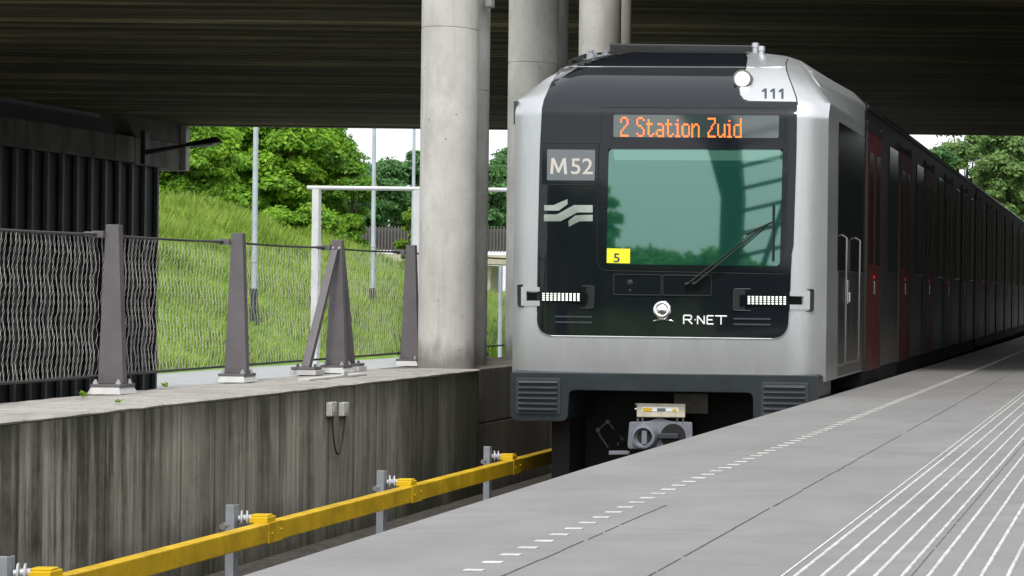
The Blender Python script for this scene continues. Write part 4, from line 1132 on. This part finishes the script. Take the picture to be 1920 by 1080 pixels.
k1 = MB(); q = [(1232, 765.5), (1248, 765.5), (1248, 770.8), (1232, 770.8)]; k1.hull([yp(u, v, .0145) for u, v in q], [yp(u, v, .03) for u, v in q]); k1.build("box_window", M['signgrey'], eb)
k1 = MB()
for u in (1196, 1205, 1270, 1281): k1.lathe([(0, .012), (.05, .012)], yp(u, 784, .06), (0, 0, -1), 8)
for u, v in ((1191, 758), (1191, 767)): k1.lathe([(0, .014), (.05, .014)], yp(u, v, .1), (1, 0, 0), 8)
k1.build("box_bolt", M['chrome'], eb)
q = [(1263.5, 737.5), (1327.5, 738.5), (1327.5, 776), (1264, 775)]
k1 = MB(); k1.hull([yp(u, v, .5) for u, v in q], [yp(u, v, .53) for u, v in q]); k1.build("mounting_plate", M['dullcream'], train, bevel=.004)
k1 = MB(); q = [(1141.5, 845), (1181, 845), (1181, 852), (1141.5, 853)]; k1.hull([yp(u, v, .2) for u, v in q], [yp(u, v, .4) for u, v in q]); k1.build("step_bracket", M['coupler'], train, bevel=.006)
k1 = MB(); fr_pts = [(1140, 790), (1120, 807), (1126, 818), (1140, 839)]; k1.tube([yp(u, v, .6) for u, v in fr_pts], .008, 6)
k1.tube([yp(u, v, .6) for u, v in ((1140, 790), (1152, 806), (1167, 823), (1160, 830), (1158, 835))], .008, 6)
for u, v in ((1140, 791), (1122, 806), (1166, 823)): k1.lathe([(0, .02), (.02, .02)], yp(u, v, .59), (0, -1, 0), 10)
k1.build("bracket_frame", M['dullcream'], train)

# --- roof equipment
r0, r1 = yp(1143, 81, 1.7), yp(1414, 82, 1.7)
k1 = MB(); k1.box(r0.x, r1.x, 1.7, 5.2, 3.40, r0.z)
rb = k1.build("roof_unit", M['blackroof'], train, bevel=.015)
k1 = MB(); k1.box(r0.x + .04, r0.x + .55, 1.69, 1.698, 3.46, r0.z - .03); k1.build("unit_grille", M['seam'], rb)
def stud(u, v0, v1, y, r, mat, name="roof_aerial"):
    a, b_ = yp(u, v1, y), yp(u, v0, y)
    h = b_.z - a.z
    k = MB(); k.lathe([(-.05, r * 2.0), (.012, r * 2.0), (.015, r), (h * .6, r), (h * .62, r * 1.25), (h * .95, r * 1.2), (h, r * .7)], a, (0, 0, 1), 14); k.build(name, M[mat], train, smooth=40)
stud(1428, 86, 110, 1.15, .030, 'bezel'); stud(1416.5, 80, 104, 1.5, .033, 'bezel')
stud(1108, 93, 104, 1.2, .022, 'bracketgrey'); stud(1116, 97, 103, 1.3, .014, 'bracketgrey'); stud(1136, 95, 101, 1.5, .016, 'bracketgrey')
# camera housing on the left edge
k1 = MB(); a = yp(965.5, 190, .25); b_ = yp(965.5, 234, .25)
k1.box(-1.53, -1.49, .2, .34, b_.z, a.z); k1.build("mirror_camera", M['grille'], train, bevel=.008)

# ------------------------------------------------------------------ embankment, grass
def bank_z(X, Y):
    X = np.asarray(X, float); Y = np.asarray(Y, float)
    H = np.interp(Y, [0, 55, 59, 66, 86, 95, 105, 118, 135, 170], [0, 0, 4.2, 6.0, 6.5, 5.6, 4.7, 2.5, 1.4, .5])
    toe = np.interp(Y, [55, 64, 81, 120, 150], [-33.4, -33.4, -32.2, -33.0, -36])
    t = np.clip((toe - X) / 11.5, 0, 1); s = t * (1.35 - .35 * t)
    return GZ + .02 + H * s + .14 * np.sin(X * 1.0 + Y * .5) * t + .10 * np.sin(Y * 1.5 - X * .4) * t
xs = np.linspace(-85, -31.5, 110); ys = np.linspace(54.5, 190, 150)
GX, GY = np.meshgrid(xs, ys); HZ = bank_z(GX, GY)
me = bpy.data.meshes.new("embankment")
V = np.stack([GX, GY, HZ], -1).reshape(-1, 3); nx = len(xs)
Fc = [(j * nx + i, j * nx + i + 1, (j + 1) * nx + i + 1, (j + 1) * nx + i) for j in range(len(ys) - 1) for i in range(nx - 1)]
me.from_pydata(V.tolist(), [], Fc); me.shade_smooth()
tag(link_mesh("embankment", me, M['soil']), kind='structure')

def blades(name, X, Y, Z, h, w, lean, mat):
    n = len(X); a = rng.uniform(0, 2 * np.pi, n); la = rng.uniform(0, 2 * np.pi, n)
    P = np.stack([X, Y, Z], -1); W = np.stack([np.cos(a), np.sin(a), np.zeros(n)], -1) * w[:, None]
    T = np.stack([np.cos(la) * lean * h, np.sin(la) * lean * h, h], -1)
    V = np.stack([P - W, P + W, P + T * .55 + W * .7, P + T * np.array([1.25, 1.25, 1]), P + T * .55 - W * .7], 1).reshape(-1, 3)
    me = bpy.data.meshes.new(name); me.vertices.add(n * 5); me.vertices.foreach_set("co", V.ravel())
    me.loops.add(n * 5); me.loops.foreach_set("vertex_index", np.arange(n * 5))
    me.polygons.add(n); me.polygons.foreach_set("loop_start", np.arange(0, n * 5, 5)); me.polygons.foreach_set("loop_total", np.full(n, 5))
    me.update(); me.validate()
    return link_mesh(name, me, mat)
N_ = 160000
X = rng.uniform(-48, -32, N_ * 2); Y = 57 + rng.beta(1.0, 1.6, N_ * 2) * 75
cl = np.sin(X * .7 + 1.7 * np.sin(Y * .26)) * np.sin(Y * .43 + X * .24) + .6 * np.sin(X * 1.8 - Y * .9)
keep = bank_z(X, Y) > GZ + .06; X, Y, cl = X[keep], Y[keep], cl[keep]
h = (.40 + .24 * np.clip(cl, -1, 1.3)) * rng.uniform(.6, 1.7, len(X))
tag(blades("grass", X, Y, bank_z(X, Y) - .03, h, rng.uniform(.010, .022, len(X)), rng.uniform(.08, .5, len(X)), M['grass']), kind='stuff')
# taller herbs along the crest
nh = 9000
X = rng.uniform(-50, -39, nh); Y = rng.uniform(62, 118, nh)
ok = (np.sin(X * 1.4 + Y * .6) + np.sin(Y * 1.0)) > .3; X, Y = X[ok], Y[ok]
tag(blades("tall_grass", X, Y, bank_z(X, Y) - .03, rng.uniform(.4, 1.0, len(X)), rng.uniform(.025, .05, len(X)), rng.uniform(.1, .6, len(X)), M['leaf_c']), kind='stuff')
# verge strip seen right of the first column
nv = 3500
X = rng.uniform(-29.5, -27.0, nv); Y = rng.uniform(74, 90, nv)
tag(blades("verge_grass", X, Y, np.full(len(X), GZ), rng.uniform(.3, 2.2, len(X)), rng.uniform(.02, .045, len(X)), rng.uniform(.1, .45, len(X)), M['leaf_c']), kind='stuff')

# ------------------------------------------------------------------ trees
def leaf_cloud(name, P, Nn, size, mat, parent):
    n = len(P)
    r1 = rng.normal(0, 1, (n, 3)); Nn = Nn + r1 * .55; Nn /= np.linalg.norm(Nn, axis=1)[:, None]
    A = np.cross(Nn, rng.normal(0, 1, (n, 3))); A /= np.linalg.norm(A, axis=1)[:, None]
    B = np.cross(Nn, A); s = size * rng.uniform(.6, 1.35, n)[:, None]
    droop = Nn * s * .18
    V = np.stack([P - A * s, P + B * s * .48 + droop, P + A * s - droop, P - B * s * .48 + droop], 1).reshape(-1, 3)
    me = bpy.data.meshes.new(name); me.vertices.add(n * 4); me.vertices.foreach_set("co", V.ravel())
    me.loops.add(n * 4); me.loops.foreach_set("vertex_index", np.arange(n * 4))
    me.polygons.add(n); me.polygons.foreach_set("loop_start", np.arange(0, n * 4, 4)); me.polygons.foreach_set("loop_total", np.full(n, 4))
    me.update(); me.validate()
    return link_mesh(name, me, mat, parent)

def make_tree(name, label, cat, base, H, cb, rx, nclump, nleaf, lsize, leaf, group=None, trunk_r=None, taper=.0, ry=None):
    """base on the ground, H total height, cb height of the crown's underside, rx crown half-width"""
    t = thing(name, label, cat, base, 0, group)
    ry = ry or rx; tr_ = trunk_r or H * .018
    ch = (H - cb) / 2; cc = Vector((0, 0, cb + ch))
    cen, rad = [], []
    for k in range(nclump):
        for _ in range(50):
            d = rng.normal(0, 1, 3); d /= np.linalg.norm(d); q = d * rng.uniform(.35, 1.0) ** .6
            zz = q[2]
            wz = 1 - taper * (zz * .5 + .5)
            c = np.array([q[0] * rx * .80 * wz, q[1] * ry * .80 * wz, zz * ch * .84])
            if all(np.linalg.norm((c - np.array(o)) / np.array([rx, ry, ch])) > .16 for o in cen): break
        cen.append(c); rad.append(rx * rng.uniform(.22, .40))
    P, Nn = [], []
    per = nleaf // nclump
    for c, r in zip(cen, rad):
        d = rng.normal(0, 1, (per, 3)); d /= np.linalg.norm(d, axis=1)[:, None]
        d[:, 2] = np.where(d[:, 2] < -.35, -d[:, 2] * .6, d[:, 2])
        rr = r * rng.uniform(.45, 1.08, per) ** .7
        lump = 1 + .22 * np.sin(d[:, 0] * 7 + c[0]) * np.sin(d[:, 1] * 6 + c[1]) * np.sin(d[:, 2] * 6)
        p = np.array(c) + d * (rr * lump)[:, None] * np.array([1, 1, .78])
        P.append(p + np.array(cc)); Nn.append(d * .8 + np.array([0, 0, .5]))
    leaf_cloud("crown", np.concatenate(P), np.concatenate(Nn), lsize, leaf, t)
    b = MB()
    b.tube([(0, 0, -.3), (tr_ * .4, 0, H * .12), (-tr_ * .5, tr_ * .4, cb), (0, 0, cb + ch * 1.3)], [tr_ * 1.35, tr_, tr_ * .8, tr_ * .25], 10)
    for c in cen[:max(6, nclump // 3)]:
        e = Vector(c) + cc; s = Vector((0, 0, cb + (e.z - cb) * .35 - .05 * H * .3)); s.z = max(s.z, cb * .75)
        mid = s.lerp(e, .5) + Vector((0, 0, -.06 * rx))
        b.tube([s, mid, e], [tr_ * .42, tr_ * .28, tr_ * .1], 6)
    b.build("trunk", M['bark'], t, smooth=50)
    return t

def tree_px(name, label, cat, u, hw, vtop, vbot, Y, base_z=None, **kw):
    p = pix(u, vtop, Y); zt = p.z; zb = pix(u, vbot, Y).z
    gz = base_z if base_z is not None else float(bank_z(p.x, Y))
    return make_tree(name, label, cat, (p.x, Y, gz), zt - gz, max(.15, zb - gz), hw / FPX * Y, **kw)

GB = "trees on the embankment"
tree_px("young_tree", "young maple like tree with a bare slim trunk nearest the abutment", "tree", 342, 105, 200, 396, 90, nclump=46, nleaf=30000, lsize=0.124, leaf=M['leaf_a'], group=GB, trunk_r=.10)
tree_px("broadleaf_tree", "big bushy green tree behind the nearest light pole", "tree", 515, 118, 150, 455, 106, nclump=62, nleaf=44000, lsize=0.158, leaf=M['leaf_a'], group=GB, trunk_r=.28)
tree_px("broadleaf_tree", "tall dense tree on the right end of the embankment, cut off by the bridge edge", "tree", 602, 96, 100, 470, 112, nclump=60, nleaf=44000, lsize=0.149, leaf=M['leaf_b'], group=GB, trunk_r=.28, taper=.85)
tree_px("broadleaf_tree", "paler tree filling the gap between the young tree and the pole", "tree", 432, 95, 170, 430, 118, nclump=50, nleaf=30000, lsize=0.166, leaf=M['leaf_c'], group=GB, trunk_r=.25)
tree_px("broadleaf_tree", "dark tree far back behind the young tree", "tree", 330, 110, 130, 420, 126, nclump=50, nleaf=26000, lsize=0.183, leaf=M['leaf_b'], group=GB, trunk_r=.25)
tree_px("bush", "dark leafy bush spreading at the right foot of the tall dense tree", "bush", 660, 48, 285, 530, 108, nclump=34, nleaf=18000, lsize=0.124, leaf=M['leaf_b'], group="bushes along the embankment")
tree_px("bush", "low bush under the big bushy tree on the crest", "bush", 565, 75, 385, 484, 101, nclump=34, nleaf=16000, lsize=0.124, leaf=M['leaf_a'], group="bushes along the embankment")
tree_px("bush", "pale shrub on the crest in front of the young tree's trunk", "bush", 372, 62, 388, 450, 87, nclump=26, nleaf=12000, lsize=0.075, leaf=M['leaf_c'], group="bushes along the embankment")
tree_px("bush", "rounded dark green bush beside the last fence post", "bush", 745, 38, 492, 560, 132, nclump=24, nleaf=10000, lsize=0.100, leaf=M['leaf_b'], group="bushes along the embankment")
tree_px("sapling", "narrow light green sapling in front of the far viaduct", "tree", 768, 30, 372, 550, 124, nclump=26, nleaf=9000, lsize=0.108, leaf=M['leaf_c'], group="trees beyond the embankment")
fa = [(705, 70, 288, "hazy far tree left of the second light pole"), (762, 62, 268, "hazy far tree between the two thinner light poles"), (830, 70, 275, "hazy far tree mostly behind the nearest column"),
      (905, 66, 286, "hazy far tree showing left in the gap between the columns"), (968, 70, 262, "hazy far tree showing right in the gap between the columns"), (640, 60, 300, "hazy far tree behind the tall dense tree")]
for k, (u, hw, vt, lb_) in enumerate(fa):
    tree_px("distant_tree", lb_, "tree", u, hw, vt, 470, 190 + (k % 3) * 8, base_z=GZ, nclump=44, nleaf=14400, lsize=0.252, leaf=M['leaf_far'], group="far trees behind the viaduct", trunk_r=.3)
ra = [(1690, 62, 262, "hazy green tree just above the train roof, leftmost on the right side", 'leaf_far'), (1755, 60, 246, "green tree right of the small patch of sky", 'leaf_far'),
      (1815, 75, 190, "tall gold green tree above the middle of the train roof", 'leaf_gold'), (1895, 80, 170, "tall gold green tree at the right edge of the photo", 'leaf_gold'),
      (1965, 80, 200, "tree beyond the right edge of the platform opening", 'leaf_far'), (1850, 60, 300, "lower dark green tree close over the train roof", 'leaf_far')]
for k, (u, hw, vt, lb_, lf) in enumerate(ra):
    tree_px("distant_tree", lb_, "tree", u, hw, vt, 520, 128 + (k % 3) * 7, base_z=GZ, nclump=52, nleaf=19200, lsize=0.178, leaf=M[lf], group="far trees beyond the train", trunk_r=.3)

# ------------------------------------------------------------------ poles, white portal, things beyond
def pole(u, vb, w, Y, vs, label):
    for Yt in np.arange(58, 140, .25):                 # where the sight line meets the grass
        p = pix(u, vb, Yt)
        if p.z <= float(bank_z(p.x, Yt)): Y = Yt; break
    p = pix(u, vb, Y); r = w / 2 / FPX * Y
    t = thing("light_pole", label, "pole", tuple(p), 0, "galvanised light poles beyond the bridge")
    H = 10.5 - p.z
    MB().tube([(0, 0, -.4), (0, 0, 1.2), (0, 0, H)], [r * 1.05, r, r * .72], 16).build("shaft", M['galv'], t, smooth=50)
    hs_ = pix(u, vs, Y).z - p.z
    s = MB(); n = 7
    prof = [(-.3, r * 1.3)] + [(hs_ * k / n, r * (1.3 + .12 * math.sin(k * 2.4))) for k in range(n + 1)]
    s.lathe(prof, (0, 0, 0), (0, 0, 1), 14); s.build("base_sleeve", M['sleeve'], t, smooth=30)
    a = MB(); a.tube([(0, 0, H), (.1, 0, H + .35), (1.2, 0, H + .5)], .04, 8); a.box(1.1, 1.8, -.12, .12, H + .44, H + .56); a.build("lamp_head", M['galv'], t)
    b = MB(); zc = pix(u, vb - 118, Y).z - p.z; b.lathe([(0, r * 1.12), (.10, r * 1.12)], (0, 0, zc), (0, 0, 1), 14); b.build("collar", M['galv'], t)
pole(475.5, 610, 10.5, 55, 541, "nearest and thickest galvanised light pole, in front of the big bushy tree")
pole(698, 581, 8.2, 76, 540, "middle galvanised light pole standing on the grass right of the braced post")
pole(773, 556, 6.8, 92, 500, "farthest and thinnest galvanised light pole beside the nearest column")

PY = 60.0
pa = pix(594, 352, PY)
pw = thing("portal_frame", "white steel portal frame of square posts and a round top bar behind the fence", "portal frame", (pa.x, PY, GZ))
H = pa.z - GZ
p2, p3 = pix(783, 352, PY).x - pa.x, pix(990, 352, PY).x - pa.x
b = MB(); b.tube([(pix(577, 352, PY).x - pa.x, 0, H), (p3 + .3, 0, H)], .066, 14); b.build("top_bar", M['whitesteel'], pw, smooth=50)
for x in (0, p2 + .02, p3):
    MB().box(x - .105, x + .105, -.105, .105, 0, H - .06).build("post", M['whitesteel'], pw, bevel=.012)
b = MB()
for x in (-.1, .3): b.box(x - .02, x + .02, -.03, .03, H - .07, H - .05)
b.build("bracket", M['whitesteel'], pw)

def slab(x0u, x1u, v0, v1, Y, dep):     # sizes measured from the photograph, built at depth Y
    a, c = pix(x0u, v0, Y), pix(x1u, v1, Y); return (a.x, c.x, Y, Y + dep, c.z, a.z)
VY = 165
va = pix(640, 497, VY)
vd = thing("viaduct", "low pale concrete viaduct with a dark railing far behind the light poles", "viaduct", (va.x, VY, GZ))
def rel(s, o): return (s[0] - o.location.x, s[1] - o.location.x, s[2] - o.location.y, s[3] - o.location.y, s[4] - o.location.z, s[5] - o.location.z)
MB().box(*rel(slab(600, 1010, 474, 497, VY, 6), vd)).build("deck_beam", M['viaduct'], vd, bevel=.05)
MB().box(*rel(slab(600, 1010, 426, 472, VY + .3, .15), vd)).build("railing", M['railing'], vd)
rb = MB()
for u in range(602, 1010, 6): s = rel(slab(u, u + 1.2, 424, 473, VY - .1, .1), vd); rb.box(*s)
rb.build("railing_bars", M['darkroof'], vd)
for u in (655, 735, 905, 985):
    s = rel(slab(u, u + 14, 498, 560, VY + 1, 3), vd); MB().box(s[0], s[1], s[2], s[3], 0, s[5]).build("pier", M['viaduct'], vd)
FY_ = 138
fb = thing("brick_building", "small orange brick building with a grey roof under the viaduct, between the poles", "building", (pix(730, 560, FY_).x, FY_, GZ))
MB().box(*rel(slab(700, 768, 512, 575, FY_, 6), fb)).build("wall", M['brick'], fb)
r_ = rel(slab(694, 772, 500, 513, FY_ - .4, 7), fb); b = MB(); b.hull([(r_[0], r_[2], r_[4]), (r_[1], r_[2], r_[4]), (r_[1], r_[3], r_[4]), (r_[0], r_[3], r_[4])], [(r_[0] + .3, r_[2] + .6, r_[5]), (r_[1] - .3, r_[2] + .6, r_[5]), (r_[1] - .3, r_[3] - .6, r_[5]), (r_[0] + .3, r_[3] - .6, r_[5])]); b.build("roof", M['darkroof'], fb)
wdw = MB().box(*rel(slab(708, 729, 527, 541, FY_ - .06, .05), fb)).build("window", M['winblack'], fb)
b = MB(); b.box(*rel(slab(706, 731, 541, 543.5, FY_ - .12, .1), fb)); b.build("sill", M['viaduct'], wdw)
MB().box(*rel(slab(727, 738, 515, 519, FY_ - .1, .08), fb)).build("door_canopy", M['whitesteel'], fb)
MB().box(*rel(slab(733, 741, 522, 560, FY_ - .06, .05), fb)).build("door", M['darkroof'], fb)
bb_ = slab(705, 800, 541.5, 545.5, 126, .3)
o = MB().box(bb_[0], bb_[1], bb_[2], bb_[3], bb_[4], bb_[5]).build("guard_rail", M['whitesteel'], None, bevel=.03)
tag(o, "low white guard rail curving past the grass behind the last fence post", "guard rail")
o2 = MB()
for u in (712, 735, 758, 781):
    s = slab(u, u + 2, 545.5, 585, 126.05, .15); o2.box(*s)
o2.build("post", M['galv'], o)
# signal post, shunting vehicle and shed in the gap right of the column
sp_ = pix(937, 660, 66)
sg_ = thing("signal_post", "slim grey signal post in the gap between the two column pairs", "signal", (sp_.x, 66, GZ))
MB().tube([(0, 0, 0), (0, 0, pix(937, 498, 66).z - GZ)], .07, 10).build("mast", M['galv'], sg_, smooth=50)
MB().box(-.06, .06, -.06, .06, pix(937, 575, 66).z - GZ, pix(937, 505, 66).z - GZ).build("signal_head", M['bracketgrey'], sg_, bevel=.03)
MB().box(-.2, .2, -.2, .2, 0, .12).build("foot", M['grout'], sg_, bevel=.02)
tv = pix(930, 590, 110)
vh = thing("parked_vehicle", "dark blue rail vehicle seen between the column pairs under the viaduct", "rail vehicle", (tv.x, 110, GZ))
MB().box(-2.6, 2.4, 0, 2.4, .55, 2.35).build("body", M['vehicle'], vh, bevel=.12)
MB().box(-2.3, 2.1, -.02, -.002, 1.5, 2.1).build("window", M['winblack'], vh)
MB().box(-2.6, 2.4, -.012, -.003, .95, 1.05).build("stripe", M['whitesteel'], vh)
for x in (-1.7, 1.5): MB().lathe([(0, .42), (.14, .42), (.16, .36)], (x, -.02, .42), (0, 1, 0), 20).build("wheel", M['rubber'], vh, smooth=40)

# ------------------------------------------------------------------ what the train's gloss front mirrors: canopy frame and trees behind the camera
cf = thing("canopy_frame", "dark curved station canopy post with slanting rails, mirrored in the windscreen", "canopy", (-12.3, -25, -1.2))
b = MB()
arc = [(0.0, 0.0, .33), (.02, 2.2, .33), (.06, 3.7, .33), (.11, 5.2, .35), (-.20, 6.84, .5), (-.66, 8.1, .8), (-1.6, 9.3, .9), (-3.6, 10.4, .9)]
ins_, out_ = [], []
for x, z, hw in arc:
    ins_.append((x - hw, z)); out_.append((x + hw, z))
loop = ins_ + out_[::-1]
b.hull([(x, -.3, z) for x, z in loop], [(x, .3, z) for x, z in loop]); b.build("curved_post", M['canopy'], cf)
b = MB()
for k in range(9):
    z0 = 3.3 + k * .72
    b.tube([(.3, .2, z0), (2.2, .4, z0 + .45), (4.6, .8, z0 + 1.35)], .07, 6)
b.tube([(1.0, .3, 2.6), (2.1, .3, 6.0), (3.0, .4, 10.0)], .09, 6)
b.build("cross_rail", M['canopy'], cf)
b = MB(); b.box(.4, 6.5, .2, .6, 0, 3.0); b.build("screen_wall", M['canopy'], cf)
for k, (x, y, h_, r_, lb_) in enumerate([(-25.7, -60, 8.0, 1.3, "tall dark tree behind the camera, mirrored left of the windscreen"), (-26.4, -75, 4.0, 3.0, "low tree behind the camera mirrored low in the glass"),
                                         (-21.6, -72, 3.6, 3.2, "low broad tree behind the camera mirrored in the middle of the glass"), (-30.5, -66, 9.0, 3.0, "taller dark tree behind the camera mirrored in the left mask"),
                                         (-31.5, -78, 4.2, 3.2, "low wide tree behind the camera mirrored under the line number sign")]):
    make_tree("mirrored_tree", lb_, "tree", (x, y, -1.25), h_ + .9, .6, r_, 30, 5000, .28, M['leaf_b'], group="trees mirrored in the train", trunk_r=.15)
